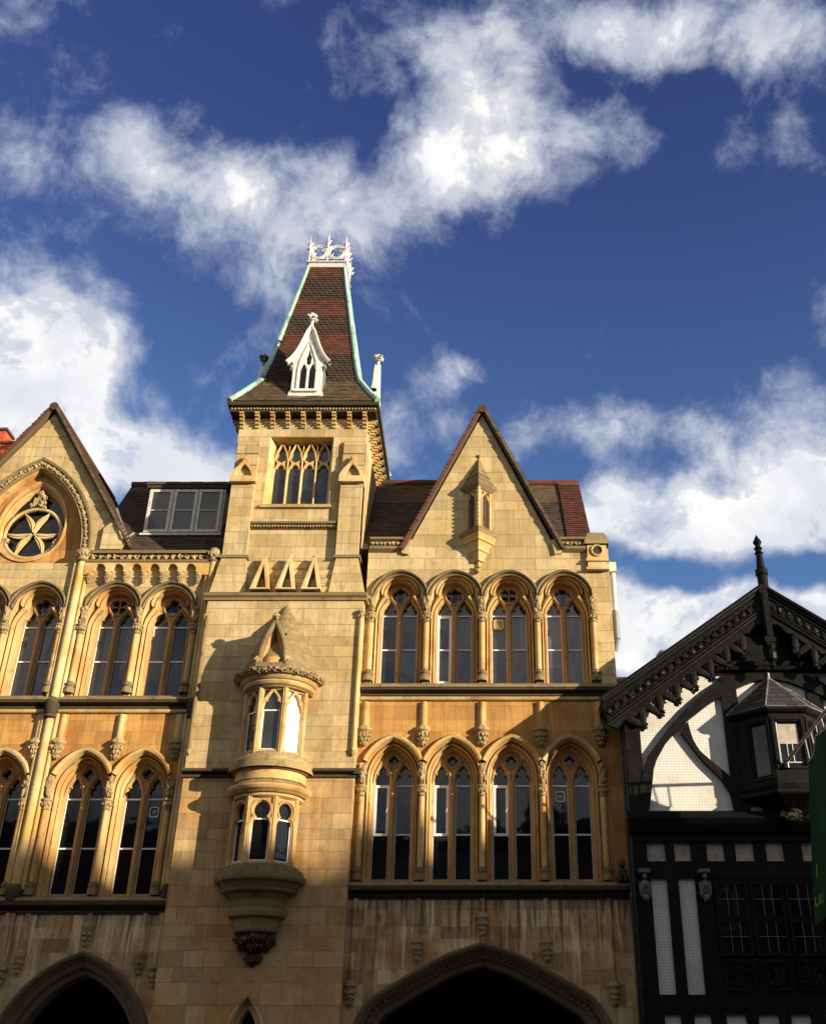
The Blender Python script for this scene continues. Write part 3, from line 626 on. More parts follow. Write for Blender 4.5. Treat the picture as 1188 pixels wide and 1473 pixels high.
def sill(x0, x1, z0, z1, y0, y1):
    m = MB(); m.along_x([(y1, z0 - 0.07), (y0, z0 - 0.07), (y0 - .015, z0 - 0.05), (y0 - .01, z0 - 0.03), (y0 + 0.03, z0), (y0 + .10, z0 + (z1 - z0) * .25), (y1, z1)], x0, x1); return m.build('sill', MOSSY, B, False)
sill(XR0 + 0.01, XR1 + 0.01, 9.40, 9.60, -0.13, 0.475)
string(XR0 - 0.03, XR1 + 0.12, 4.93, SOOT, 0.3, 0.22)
# carved cavetto of the lower string: a run of lumps
m = MB()
for i in range(64): m.lump((XR0 + 0.05 + i * 0.089, -0.07, 5.0), 0.04, 0.045, 0.035, 0.4)
m.build('carved_band', SOOT, B)
sill(XR0 - 0.01, XR1 + 0.10, 5.22, 5.34, -0.2, 0.475)
# upper wall dressings: parapet strips, kneelers, corner pier
for x0, x1 in ((XR0 + 0.03, -1.80), (1.90, 2.5)):
    m = MB(); m.along_x([(-0.02, 12.70), (-0.10, 12.76), (-0.10, 12.82), (-0.05, 12.86), (-0.05, 12.96), (-0.13, 13.0), (-0.13, 13.05), (0.4, 13.07), (0.4, 12.70)], x0, x1); p = m.build('parapet', HOOD, B, False)
    m = MB()
    for i in range(int((x1 - x0) / 0.10)): m.lump((x0 + 0.06 + i * 0.10, -0.075, 12.90), 0.042, 0.04, 0.045, 0.4)
    m.build('carved_band', CARVE, p)
for s_, xk in ((-1, -1.74), (1, 1.83)):
    m = MB(); m.prism([(xk - 0.06 * s_, 12.62), (xk + 0.10 * s_, 12.66), (xk + 0.12 * s_, 12.9), (xk + 0.02 * s_, 13.05), (xk - 0.14 * s_, 13.0)], -0.07, 0.3); m.build('kneeler', CREAM, B, False)
m = MB(); m.box(2.53, 2.98, -0.10, 0.36, 12.26, 12.86); m.box(2.49, 3.02, -0.14, 0.4, 12.20, 12.26)
m.box(2.49, 3.02, -0.14, 0.4, 12.42, 12.47); m.box(2.51, 3.0, -0.12, 0.38, 12.47, 12.52)
pier = m.build('corner_pier', TRIM, B, False)
m = MB(); m.loft([[(2.47, -0.16, 12.862), (3.04, -0.16, 12.862), (3.04, 0.42, 12.862), (2.47, 0.42, 12.862)], [(2.47, -0.16, 12.94), (3.04, -0.16, 12.94), (3.04, 0.42, 12.94), (2.47, 0.42, 12.94)], [(2.56, -0.05, 13.2), (2.95, -0.05, 13.2), (2.95, 0.3, 13.2), (2.56, 0.3, 13.2)]], True)
m.add([(2.56, -0.05, 13.2), (2.95, -0.05, 13.2), (2.95, 0.3, 13.2), (2.56, 0.3, 13.2)], [[0, 1, 2, 3]]); m.build('cap', MOSSY, pier, False)
m = MB(); c_ = [(2.755 + 0.13 * math.sin(2 * math.pi * i / 24), -0.115, 12.70 + 0.13 * math.cos(2 * math.pi * i / 24)) for i in range(24)]; m.tube(c_, 0.028, 6, True); m.build('roundel', TRIM, pier)
m = MB(); m.prism(foil(2.755, 12.70, 0.11, 0, 0, 0, 20), -0.104, -0.06); m.build('roundel_dark_disc', SOOT, pier, False)  # dark disc on the flat pier face stands in for a shaded hollow
# rainwater pipe down the corner
m = MB(); m.box(3.03, 3.20, 0.02, 0.22, 12.22, 12.46); m.tube([(3.12, 0.12, 12.24), (3.12, 0.12, 11.15)], 0.062, 12); pp = m.build('drainpipe', PIPE, B)
m = MB(); m.tube([(3.12, 0.12, 11.25), (3.12, 0.12, 10.55)], 0.075, 12); m.tube([(3.12, 0.12, 10.56), (3.08, 0.2, 10.3)], 0.06, 10); m.build('pipe_shoe', LEAD, pp)
# seated stone beast at the end of the lower string
m = MB(); m.lump((2.86, -0.17, 5.36), 0.10, 0.11, 0.17, 0.15); m.lump((2.85, -0.22, 5.58), 0.075, 0.085, 0.085, 0.15); m.lump((2.76, -0.24, 5.28), 0.06, 0.07, 0.06); m.lump((2.95, -0.22, 5.28), 0.07, 0.06, 0.06); m.lump((2.85, -0.30, 5.55), 0.04, 0.05, 0.035)
m.tube([(2.80, -0.26, 5.45), (2.79, -0.29, 5.25)], 0.03, 6); m.tube([(2.90, -0.26, 5.45), (2.91, -0.29, 5.25)], 0.03, 6); m.build('carved_beast', SOOT, B)

# gable roof over the right range
def gable_roof(cx, hw, zf, za, yf, yb, label=None):
    L = math.hypot(hw, za - zf); un = Vector((0, 1, 0)); r0 = None
    for s_ in (-1, 1):
        dn = Vector((hw * s_, 0, zf - za)).normalized(); nr = Vector((s_ * (za - zf), 0, hw)).normalized()
        top = Vector((cx, 0, za)); P = lambda a, y, n: tuple(top + dn * a + Vector((0, y, 0)) + nr * n)
        m = MB(); m.loft([[P(0, yf, .03), P(L, yf, .03), P(L, yf, 0.10), P(0, yf, 0.10)], [P(0, yb, 0), P(L, yb, 0), P(L, yb, 0.10), P(0, yb, 0.10)]], True)
        m.add([P(0, yf, 0), P(L, yf, 0), P(L, yf, 0.10), P(0, yf, 0.10)], [[0, 1, 2, 3]])
        rf = m.build('gable_roof', TILE_BROWN, B, False); r0 = r0 or rf
        m = MB(); n = int(L / 0.105)
        for i in range(n):
            a = L * i / n; b = a + L / n * 1.12; j = random.uniform(-.012, .012)
            q = [P(a, 0, 0.04), P(b, 0, 0.055), P(b, 0, 0.135), P(a, 0, 0.10)]
            m.add([(x, yf - 0.05 + j, z) for x, y, z in q] + [(x, yf + 0.28, z) for x, y, z in q], [[0, 1, 2, 3], [7, 6, 5, 4], [0, 4, 5, 1], [1, 5, 6, 2], [2, 6, 7, 3], [3, 7, 4, 0]])
        m.build('verge_tile', TILE_RED if s_ < 0 else TILE_BROWN, rf, False)
        m = MB(); tiles(m, top + dn * L + Vector((0, yf + 0.28, 0)) + nr * 0.10, (0, 1, 0), -dn, nr, int(L / 0.12), lambda v: (0, yb - yf - 0.3), 0.17, 0.12); m.build('roof_tiles', TILE_BROWN, rf, False)
    m = MB(); m.tube([(cx, yf - 0.06, za + 0.06), (cx, yb, za + 0.06)], 0.115, 10); m.build('ridge_tile', TILE_RED, r0)
gable_roof(0.06, 1.84, 12.72, 16.66, -0.10, 3.4)
def main_roof(x0, x1, y0, z0, y1, z1, mat, red=None, lo_brown=0.62):
    sl = Vector((0, y1 - y0, z1 - z0)); L = sl.length; v = sl.normalized(); n = Vector((0, -v.z, v.y))
    m = MB(); m.loft([[(x0, y0, z0 - .02), (x1, y0, z0 - .02), (x1, y1, z1 - .02), (x0, y1, z1 - .02)], [(x0, y0 + .1, z0 - 0.15), (x1, y0 + .1, z0 - .15), (x1, y1 + .1, z1 - .15), (x0, y1 + .1, z1 - .15)]], True)
    m.quad((x0, y0, z0 - .02), (x1, y0, z0 - .02), (x1, y1, z1 - .02), (x0, y1, z1 - .02))
    m.quad((x0, y1, z1 - .02), (x1, y1, z1 - .02), (x1, y1 + y1 - y0, z0), (x0, y1 + y1 - y0, z0))
    rf = m.build('roof', TILE_DARK, B, False); th = 0.118
    rows = int(L / th); k = int(rows * lo_brown); xe = red if red else x1
    m = MB(); tiles(m, (0, y0, z0), (1, 0, 0), v, n, k, lambda q: (x0, xe), 0.17, th); m.build('roof_tiles', TILE_DARK, rf, False)
    m = MB(); tiles(m, Vector((0, y0, z0)) + v * th * k, (1, 0, 0), v, n, rows - k, lambda q: (x0, xe), 0.17, th); m.build('roof_tiles', TILE_BROWN, rf, False)
    if red:
        m = MB(); tiles(m, Vector((0, y0, z0)) + n * 0.05, (1, 0, 0), v, n, rows, lambda q: (red + 0.04 * (1 - q / L), x1 + 0.02), 0.15, th, lift=0.03); m.build('verge_tile', TILE_RED, rf, False)
        m = MB(); m.loft([[(red, y0, z0), (red, y0 - .03, z0 + .05), (red, y1 - .03, z1 + .05), (red, y1, z1)], [(x1, y0, z0 - .1), (x1, y0 - .03, z0 + .05), (x1, y1 - .03, z1 + .05), (x1, y1, z1 - .1)]]); m.build('verge_edge', TILE_BROWN, rf, False)
    m = MB(); q = int((x1 - x0) / 0.32)
    for i in range(q):
        a = x0 + (x1 - x0) * i / q; b = a + (x1 - x0) / q * 1.03; m.tube([(a, y1, z1 + 0.02), (b, y1, z1 + 0.02)], 0.10 + 0.006 * (i % 2), 10)
    m.build('ridge_tile', TILE_RED, rf); return rf
main_roof(-2.85, 2.72, 0.42, 12.98, 3.0, 16.35, TILE_DARK, 2.16, 0.72)

# corner-on niche on the gable
NX = -0.03
def sq(m, prof, cx, cy, n=4): m.lathe(prof, cx, cy, n)      # square plan, corner to the front
m = MB(); sq(m, [(0.47, 13.06), (0.49, 13.12), (0.47, 13.16), (0.36, 13.26), (0, 13.3)], NX, 0.02); niche = m.build('niche', HOOD, B, False, origin=(NX, 0, 13.06))
m = MB(); sq(m, [(0.0, 12.2), (0.07, 12.25), (0.09, 12.42), (0.17, 12.44), (0.16, 12.5), (0.22, 12.66), (0.27, 12.68), (0.26, 12.74), (0.34, 12.88), (0.40, 12.9), (0.40, 12.95), (0.46, 13.06), (0, 13.06)], NX, 0.02); m.build('corbel', TRIM, niche, False)
m = MB(); m.foliage((NX, -0.06, 12.22), 0.07, 0.07, 0.11, 9); m.build('pendant', CARVE, niche)
r_ = 0.32; fw_ = r_ * math.sqrt(2)
for s_ in (-1, 1):
    c0 = Vector((NX, 0.02 - r_, 0)); u = Vector((s_ * 1, 1, 0)).normalized(); nn = Vector((s_ * 1, -1, 0)).normalized()
    xf = lambda x, y, z, c0=c0, u=u, nn=nn: tuple(c0 + u * x - nn * y + Vector((0, 0, z)))
    m = MB(xf); h = light(fw_ * 0.53, 0.115, 13.3, 13.98, 14.2, 0.02, 10)
    m.plate(rect(0.0, fw_, 13.2, 14.36), [h, [(fw_ * .53 - .11, 14.16), (fw_ * .53 - .035, 14.25), (fw_ * .53 - .11, 14.29)], [(fw_ * .53 + .11, 14.16), (fw_ * .53 + .035, 14.25), (fw_ * .53 + .11, 14.29)]], 0.0, 0.07, 0.012)
    m.box(fw_ * .53 - .14, fw_ * .53 - .125, -0.02, 0, 13.27, 14.3); m.box(fw_ * .53 + .125, fw_ * .53 + .14, -0.02, 0, 13.27, 14.3)
    m.build('niche_arch', TRIM, niche, False)
m = MB(); m.lathe([(0.05, 13.2), (0.05, 14.36)], NX, 0.02 - r_, 8)
for i in range(10): m.lump((NX, -0.355, 13.28 + i * 0.11), 0.03, 0.03, 0.04, 0.3)
m.build('corner_shaft', TRIM, niche)
m = MB(); m.box(NX - 0.2, NX + 0.2, -0.12, 0.0, 13.2, 14.36); m.build('niche_back', NICHEM, niche, False)
m = MB(); m.lathe([(0.07, 13.25), (0.075, 14.05)], NX + 0.03, -0.19, 8); m.build('shaft', HOOD, niche)
m = MB(); sq(m, [(0.36, 14.3), (0.40, 14.34), (0.45, 14.38), (0.48, 14.42), (0.48, 14.46), (0.37, 14.58), (0.28, 14.75), (0.195, 14.95), (0.11, 15.15), (0.03, 15.32), (0, 15.36)], NX, 0.02)
sq(m, [(0.0, 14.3), (0.36, 14.3)], NX, 0.02)
for i in range(4):
    z = 14.56 + i * .17; rr = [0.385, 0.30, 0.215, 0.13][i]; sq(m, [(rr, z), (rr + .02, z - .02), (rr - .01, z + .03)], NX, 0.02)
m.lump((NX, -0.0, 15.37), 0.045, 0.045, 0.05, 0.3)
m.build('niche_roof', HOOD, niche, False)

# ---- ground floor, right: the big shop arch
def hub(pts): return [(x - 0.05, z) for x, z in pts]
hp = hub([at(*q) for q in ((696, 1355), (745, 1371), (802, 1402), (859, 1437), (897, 1471))]); hp[0] = (0, hp[0][1])
Ro = resample([(2.50, 0.1), (2.50, 1.9), (2.485, 2.3)] + [(min(x, 2.46), z) for x, z in reversed(hp[1:])] + [hp[0]], 26)
RoP = mirror(Ro, 0.05)
def in_arch(m, P, steps): m.loft([[(x, y, z) for x, z in offset_open(P, -o)] for o, y in steps])
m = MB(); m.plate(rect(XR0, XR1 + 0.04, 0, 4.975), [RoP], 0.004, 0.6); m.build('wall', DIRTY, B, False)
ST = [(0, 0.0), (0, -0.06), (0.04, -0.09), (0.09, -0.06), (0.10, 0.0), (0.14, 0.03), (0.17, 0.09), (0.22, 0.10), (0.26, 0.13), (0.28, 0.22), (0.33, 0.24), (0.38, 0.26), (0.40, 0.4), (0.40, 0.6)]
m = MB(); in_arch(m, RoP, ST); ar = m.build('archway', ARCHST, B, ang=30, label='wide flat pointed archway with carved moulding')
m = MB(); q = resample(offset_open(RoP, -0.2), 90)
for x, z in q: m.lump((x, 0.075, z), 0.035, 0.04, 0.03, 0.4)
m.build('carved_band', SOOT, ar)
m = MB(); m.box(XR0 + 0.02, XR1 - 0.46, 3.4, 3.5, 0, 4.5); m.box(XR0 + 0.02, XR1 - 0.46, 0.61, 3.4, 4.3, 4.4); m.box(XR0 + 0.02, XR1 - 0.46, 1.6, 1.75, 3.15, 3.4); m.build('passage', DARK, ar, False)
for x, z in ((RC[0], 3.42), (RC[1], 4.2), (RC[2], 4.66), (RC[3], 4.2), (RC[4], 3.42)):
    m = MB(); m.lathe([(0.055, z), (0.055, 4.94)], x, 0.0, 8); p = m.build('wall_shaft', DIRTY, B); pendant(x, -0.02, z + 0.02, 0.125, 0.46, p)

# ---- left range
XL0, XL1 = -12.42, -6.16
upL, loL = win_holes(LC, DL); upG, loG = win_holes(GC, DL)
GX = -10.80
gop = pointed(GX, 1.36, 12.42, 12.72, 15.02, 24)
m = MB(); m.plate([(XL0, 8.92), (XL1, 8.92), (XL1, 12.62), (-8.34, 12.62), (-8.34, 12.86), (GX, 16.66), (2 * GX + 8.34, 12.86), (2 * GX + 8.34, 12.62), (XL0, 12.62)], upL + upG + [gop], 0.0, 0.42); m.build('gable_wall', CREAM, B, False)
m = MB(); m.plate(rect(XL0, XL1, 4.70, 8.918), loL + loG, 0.002, 0.42); m.build('wall', ORANGE, B, False)
m = MB(); m.box(XL0, XL1, 0.75, 0.8, 4.0, 12.3); m.box(XL0, XL1, 5.8, 6.0, 0, 12.5); m.box(XL0, XL0 + 0.4, 0.81, 5.8, 0, 12.5); m.build('interior', DARK, B, False)
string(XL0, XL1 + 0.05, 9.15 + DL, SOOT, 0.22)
m = MB(); m.tube([(XL0, -.02, 9.10 + DL), (XL1, -.02, 9.10 + DL)], .05, 10); m.build('string_roll', TRIMW, B)
sill(XL0, XL1 + 0.04, 9.40 + DL, 9.60 + DL, -0.13, 0.475)
string(XL0, XL1 + 0.05, 4.93 + DL, SOOT, 0.3, 0.22); sill(XL0, XL1 + 0.04, 5.22 + DL, 5.34 + DL, -0.2, 0.475)
# tall bay shafts
for x, w_ in ((-9.305, 0.10), (-6.24, 0.08), (-12.29, 0.10)):
    for za, zb in ((5.1, 8.74), (9.1, 12.45)):
        m = MB(); m.lathe([(w_, za), (w_, zb)], x, -0.07, 10); m.box(x - w_ * 1.5, x + w_ * 1.5, -0.06, 0.0, za, zb); m.lathe([(w_ * .5, za), (w_ * .5, zb)], x - w_ * 1.45, -0.06, 8); m.lathe([(w_ * .5, za), (w_ * .5, zb)], x + w_ * 1.45, -0.06, 8)
        sh = m.build('bay_shaft', TRIM, B)
    m = MB(); m.lathe([(w_ * 1.1, 12.4), (w_ * 1.7, 12.43), (w_ * 1.2, 12.47), (w_ * 1.5, 12.55), (w_ * 1.8, 12.68), (w_ * 1.2, 12.75), (0, 12.78)], x, -0.07, 10)
    for i in range(8): m.lump((x + w_ * 1.5 * math.sin(-1.7 + i * .49), -0.07 - w_ * 1.5 * math.cos(-1.7 + i * .49), 12.6), .04, .04, .07, .4)
    m.build('capital', CARVE, sh)
    for zc in (8.76, 4.9):
        m = MB(); m.lathe([(w_, zc - .14), (w_ * 1.5, zc - .1), (w_ * 1.25, zc - .05), (w_ * 1.55, zc), (w_ * 1.6, zc + .22), (w_ * 1.2, zc + .3)], x, -0.09, 10); m.build('shaft_ring', SOOT, sh)
# parapet: two rolls with carved balls between, above a corbel table
px0, px1 = -9.2, -6.3
m = MB(); m.tube([(px0, -0.10, 12.42), (px1, -0.10, 12.42)], 0.045, 10); m.along_x([(0.3, 12.62), (-0.14, 12.62), (-0.15, 12.68), (-0.10, 12.72), (0.3, 12.76)], px0, px1); m.along_x([(0.3, 12.36), (-0.06, 12.36), (-0.04, 12.62), (0.3, 12.62)], px0, px1); par = m.build('parapet', HOOD, B)
m = MB()
for i in range(17):
    x = px0 + 0.13 + i * (px1 - px0 - 0.2) / 16; m.lump((x, -0.085, 12.53), 0.055, 0.05, 0.06, 0.45); m.lump((x + .06, -0.075, 12.56), 0.035, 0.04, 0.03, 0.4)
m.build('carved_band', CARVE, par)
m = MB(); sp = 0.421; xs = -9.06; outer = [(px0, 12.36)]; bot = []
for i in range(6):
    a = xs + i * sp; cxx = a + sp / 2
    bot += [(a, 12.06), (a + .03, 12.06), (a + .035, 12.13), (a + .085, 12.17), (a + .065, 12.20)] + [(cxx - 0.145 * math.cos(t_ * math.pi / 6), 12.20 + 0.15 * math.sin(t_ * math.pi / 6) ** 1.3) for t_ in range(1, 6)] + [(a + sp - .065, 12.20), (a + sp - .085, 12.17), (a + sp - .035, 12.13), (a + sp - .03, 12.06)]
poly = [(px0, 12.37), (px0, 12.06)] + bot + [(xs + 6 * sp, 12.06), (px1, 12.06), (px1, 12.37)]
m.prism(poly, -0.13, 0.0); ct = m.build('corbel_table', TRIM, B, False)
for i in range(7): pendant(xs + i * sp, -0.08, 12.12, 0.085, 0.28, ct)
# kneeler block of the left gable, its roof and the great arch
m = MB(); m.loft([[(x, -0.10, z) for x, z in q] for q in ([(-8.95, 12.74), (-8.46, 12.74), (-8.28, 12.95), (-8.72, 13.55), (-8.95, 13.3)],)] + [[(x, 0.35, z) for x, z in [(-8.95, 12.74), (-8.46, 12.74), (-8.28, 12.95), (-8.72, 13.55), (-8.95, 13.3)]]], True)
m.prism([(-8.95, 12.745), (-8.46, 12.745), (-8.28, 12.955), (-8.72, 13.55), (-8.95, 13.3)], -0.099, 0.34); kn = m.build('kneeler', CREAM, B, False)
m = MB()
for i in range(4): m.tube([(-8.72 + i * .055, -0.13, 13.52 - i * .05), (-8.45 + i * .055, -0.13, 13.0 - i * 0.02)], 0.022, 6)
m.build('roll_mould', TRIM, kn)
gable_roof(GX, 2.52, 12.74, 16.72, -0.12, 4.6)
m = MB(); ring_sweep(m, gop, [(0.0, 0.012), (-0.02, -0.05), (0.02, -0.08), (0.05, -0.035), (0.17, -0.035), (0.19, -0.08), (0.24, -0.09), (0.27, -0.03), (0.27, 0.01)]); ga = m.build('gable_arch', HOOD, B)
m = MB(); q = resample(offset_open(gop, 0.11), 74)
for i, (x, z) in enumerate(q): m.lump((x, -0.05, z), 0.055 if i % 2 else 0.035, 0.04, 0.055 if i % 2 else 0.035, 0.45)
m.build('carved_band', CARVE, ga)
m = MB(); m.loft([[(x, y, z) for x, z in offset_open(gop, -o)] for o, y in ((0, 0.0), (0.02, 0.02), (0.05, 0.12), (0.05, 0.2))]); m.build('arch_reveal', TRIMW, ga)
RX, RZ, RR = -10.80, 13.36, 0.74
def rose(k=1.0):
    top = [(x, RZ + 0.12 + z) for x, z in halfarch(RR * k * 1.02, 1.15 * k, 14)]
    low = [(RR * k * math.cos(a), RZ - RR * k * math.sin(a)) for a in [math.pi / 2 * i / 12 for i in range(13)]]
    right = list(reversed(low)) + top[0:]
    return [(RX - x, z) for x, z in right] + [(RX + x, z) for x, z in reversed(right[:-1])][:-1]
m = MB(); m.plate(offset(gop, 0.0), [rose(1.0)], 0.19, 0.42); m.build('recess_panel', ORANGE, ga, False)
m = MB(); fr = [[(x, y, z) for x, z in rose(k)] for k, y in ((1.12, 0.19), (1.12, 0.15), (1.05, 0.15), (1.02, 0.2), (0.98, 0.24), (0.93, 0.34), (0.93, 0.42))]; m.loft(fr, True); ros = m.build('rose_window', TRIMW, B, origin=(RX, 0.2, RZ))
m = MB()
m.tube([(RX + 0.67 * math.sin(2 * math.pi * i / 40), 0.30, RZ + 0.67 * math.cos(2 * math.pi * i / 40)) for i in range(40)], 0.045, 8, True)
for i in range(6):                                     # six leaf-shaped bars meeting in the middle
    a = math.pi / 3 * i + .52; ca, sa = math.cos(a), math.sin(a); n = 12
    prof_ = [(0.012 + 0.05 * math.sin(math.pi * (j / n) ** .85), 0.03 + 0.62 * j / n) for j in range(n + 1)]; bend = lambda r: 0.07 * math.sin(math.pi * r / .65) * (1 if i % 2 else -1)
    lf = [(w_ + bend(r), r) for w_, r in prof_] + [(-w_ + bend(r), r) for w_, r in reversed(prof_)]
    P2 = [(RX + x * ca + r * sa, RZ - x * sa + r * ca) for x, r in lf]
    m.prism(P2, 0.30, 0.38); m.tube([(RX + bend(r) * ca + r * sa, 0.295, RZ - bend(r) * sa + r * ca) for w_, r in prof_], 0.017, 6)
m.build('tracery', TRIM, ros, ang=25)
m = MB(); m.prism(offset(rose(0.95), 0.0), 0.41, 0.42); m.build('pane', GLASSD, ros, False)
m = MB()
for i in range(16): m.lump((RX + random.uniform(-.22, .22) * (1 - i / 22), 0.27, RZ + 0.72 + i * .028), .06, .05, .06, .45)
m.build('leaf_carving', CARVE, ros)
for s_ in (-1, 1):
    m = MB()
    for i in range(12): m.lump((RX + s_ * (0.62 + random.uniform(-.05, .06)), 0.27, RZ - 0.42 + random.uniform(-.12, .25)), .055, .045, .055, .45)
    m.build('leaf_carving', CARVE, ros)
# left main roof with its three-light dormer
main_roof(-9.6, -6.05, 0.60, 12.78, 2.85, 16.2, TILE_DARK, None, 0.97)
m = MB(); m.box(-8.52, -6.56, 1.32, 2.9, 13.84, 15.20); dm = m.build('dormer', GREYF, B, False, origin=(-7.54, 1.3, 13.84))
m = MB(); m.box(-8.58, -6.48, 1.24, 3.0, 15.21, 15.28); m.box(-8.60, -6.46, 1.20, 3.0, 15.28, 15.34); m.build('dormer_roof', TILE_DARK, dm, False)
for k in range(3):
    a = -8.49 + k * 0.635; b = a + 0.61; z0, z1 = 13.92, 15.16
    m = MB(); t_ = 0.075; m.box(a, a + t_, 1.255, 1.315, z0, z1); m.box(b - t_, b, 1.255, 1.315, z0, z1); m.box(a + t_, b - t_, 1.255, 1.315, z0, z0 + t_); m.box(a + t_, b - t_, 1.255, 1.315, z1 - t_, z1)
    m.box(a + t_, b - t_, 1.265, 1.31, 14.54, 14.565); cs = m.build('casement', GREYF, dm, False)
    m = MB(); m.box(a + t_, b - t_, 1.29, 1.312, z0 + t_, z1 - t_); m.build('pane', GLASS, cs, False)
m = MB(); m.along_x([(1.18, 13.80), (1.33, 13.80), (1.33, 13.91), (1.22, 13.87)], -8.56, -6.52); m.build('sill', GREYF, dm, False)
m = MB(); m.tube([(-8.62, 1.0, 13.75), (-8.98, 0.5, 13.0), (-9.02, 0.8, 13.6), (-9.25, 1.4, 14.6)][0:2], 0.03, 6); m.tube([(-8.42, 0.25, 13.1), (-9.0, 0.9, 14.05), (-9.3, 1.3, 14.6)], 0.05, 6); m.build('lead_flashing', LEAD, B)
# ground floor, left
LA = pointed(-7.73, 1.6, 0.1, 1.87, 3.97, 20); LB = pointed(-10.8, 1.45, 0.1, 1.87, 3.9, 20)
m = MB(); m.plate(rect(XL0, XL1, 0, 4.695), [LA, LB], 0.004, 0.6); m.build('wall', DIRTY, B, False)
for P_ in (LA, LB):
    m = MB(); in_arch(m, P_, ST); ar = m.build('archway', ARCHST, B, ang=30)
    xs_ = [q[0] for q in P_]; m = MB(); m.box(min(xs_) - .1, max(xs_) + .1, 2.6, 2.7, 0, 4.3); m.box(min(xs_) - .1, max(xs_) + .1, 0.62, 2.6, 4.2, 4.3); m.build('passage', DARK, ar, False)
for x, z in ((-7.73, 4.46), (-6.62, 3.95), (-6.27, 3.72), (-8.95, 3.95), (-9.305, 3.7)):
    m = MB(); m.lathe([(0.055 if abs(x + 6.27) > .1 and abs(x + 9.305) > .1 else 0.10, z), (0.055 if abs(x + 6.27) > .1 and abs(x + 9.305) > .1 else 0.10, 4.66)], x, -0.01, 8); p = m.build('wall_shaft', DIRTY, B); pendant(x, -0.03, z + .02, 0.12 if z > 3.8 else 0.16, 0.46, p)

# ---- the tower
TX, TY = -4.46, 1.61
TF = -0.35
m = MB(); door = pointed(-4.37, 0.36, 0.1, 2.3, 3.12, 12)
m.plate(rect(-6.16, -2.625, 0.0, 7.28), [door], TF, -0.02); m.box(-6.15, -2.64, -0.015, 3.2, 0, 7.28); m.build('tower_wall', TAN, B, False)
m = MB(); m.box(-6.16, -2.625, TF, 3.2, 7.29, 11.40); m.build('tower_wall', CREAM, B, False)
m = MB(); m.loft([[(x, y, z) for x, z in offset_open(door, -o)] for o, y in ((-.05, TF - .0), (-.05, TF - 0.06), (0.0, TF - 0.06), (0.02, TF), (0.08, TF + 0.08), (0.12, TF + 0.09), (0.15, TF + 0.25))]); dd = m.build('doorway', DIRTY, B, ang=30)
m = MB(); m.box(-4.75, -3.99, TF + 0.26, TF + 0.3, 0, 3.1); m.build('door', BLACK, dd, False)
string(-6.20, -2.585, 7.27, SOOT, 0.22, 0.15, y=TF)
m = MB(); m.box(-2.625, -2.5, TF - 0.10, 0.0, 7.34, 7.43); m.build('string_return', SOOT, B, False)
m = MB(); m.along_x([(TF + .02, 11.30), (TF - .04, 11.30), (TF - .04, 11.36), (TF - .09, 11.40), (TF - .10, 11.46), (TF - .04, 11.5), (TF + .3, 11.56), (TF + .3, 11.3)], -6.24, -2.56); m.build('string_course', HOOD, B, False)
for x in (-6.12, -2.66):                              # slim nook shafts on the corners
    m = MB(); m.lathe([(0.05, 7.85), (0.05, 10.85)], x, TF - 0.03, 8); ns = m.build('nook_shaft', HOOD if x < -4 else TRIM, B)
    m = MB(); m.foliage((x, TF - 0.05, 10.95), 0.075, 0.07, 0.13, 7); m.lump((x, TF - 0.03, 7.82), .06, .06, .08, .3); m.build('carved_stop', CARVE, ns)
# weathered batter, stepped centre with three gablets
for a0, a1, b0, b1 in ((-6.16, -5.33, -6.04, -5.46), (-3.45, -2.625, -3.36, -2.84)):
    m = MB(); m.loft([[(a0, -0.34, 11.5), (a1, -0.34, 11.5), (a1, 0.4, 11.5), (a0, 0.4, 11.5)], [(b0, -0.17, 12.47), (b1, -0.17, 12.47), (b1, 0.4, 12.47), (b0, 0.4, 12.47)]], True); m.build('batter', CREAM, B, False)
    m = MB(); m.box(b0 - .05, b1 + .05, -0.21, 0.3, 12.47, 12.54); m.build('string_course', HOOD, B, False)
    c0, c1 = (-6.03, -5.48) if a0 < -5 else (-3.38, -2.85)
    m = MB(); m.box(c0, c1, -0.16, 0.3, 12.54, 14.62)
    zz = [14.62, 15.06, 15.42, 15.80]; yy = [-0.145, -0.115, -0.085]
    for k in range(3):
        m.loft([[(c0, yy[k], zz[k]), (c1, yy[k], zz[k]), (c1, 0.1, zz[k]), (c0, 0.1, zz[k])], [(c0, yy[k], zz[k + 1] - .05), (c1, yy[k], zz[k + 1] - .05), (c1, .1, zz[k + 1] - .05), (c0, .1, zz[k + 1] - .05)], [(c0, yy[k] + .05, zz[k + 1]), (c1, yy[k] + .05, zz[k + 1]), (c1, .1, zz[k + 1]), (c0, .1, zz[k + 1])]], True)
    bt = m.build('buttress', CREAM, B, False)
    cx = (c0 + c1) / 2; m = MB(); hw = (c1 - c0) / 2 + 0.04
    arch_o = [(cx - hw, 14.56), (cx + hw, 14.56), (cx + hw, 14.70), (cx + hw * .72, 14.86), (cx + hw * .35, 15.0), (cx, 15.14), (cx - hw * .35, 15.0), (cx - hw * .72, 14.86), (cx - hw, 14.70)]
    arch_i = [(cx - hw * .62, 14.68), (cx + hw * .62, 14.68), (cx + hw * .5, 14.80), (cx + hw * .25, 14.92), (cx, 15.0), (cx - hw * .25, 14.92), (cx - hw * .5, 14.80)]
    m.plate(arch_o, [arch_i], -0.26, -0.11, 0.012); m.box(cx - hw, cx + hw, -0.28, -0.12, 14.50, 14.57); m.lump((cx, -0.22, 15.16), .055, .055, .06, .4); m.lump((cx, -0.20, 15.23), .035, .035, .045, .4); m.build('gablet', TRIM, bt, False)
m = MB()
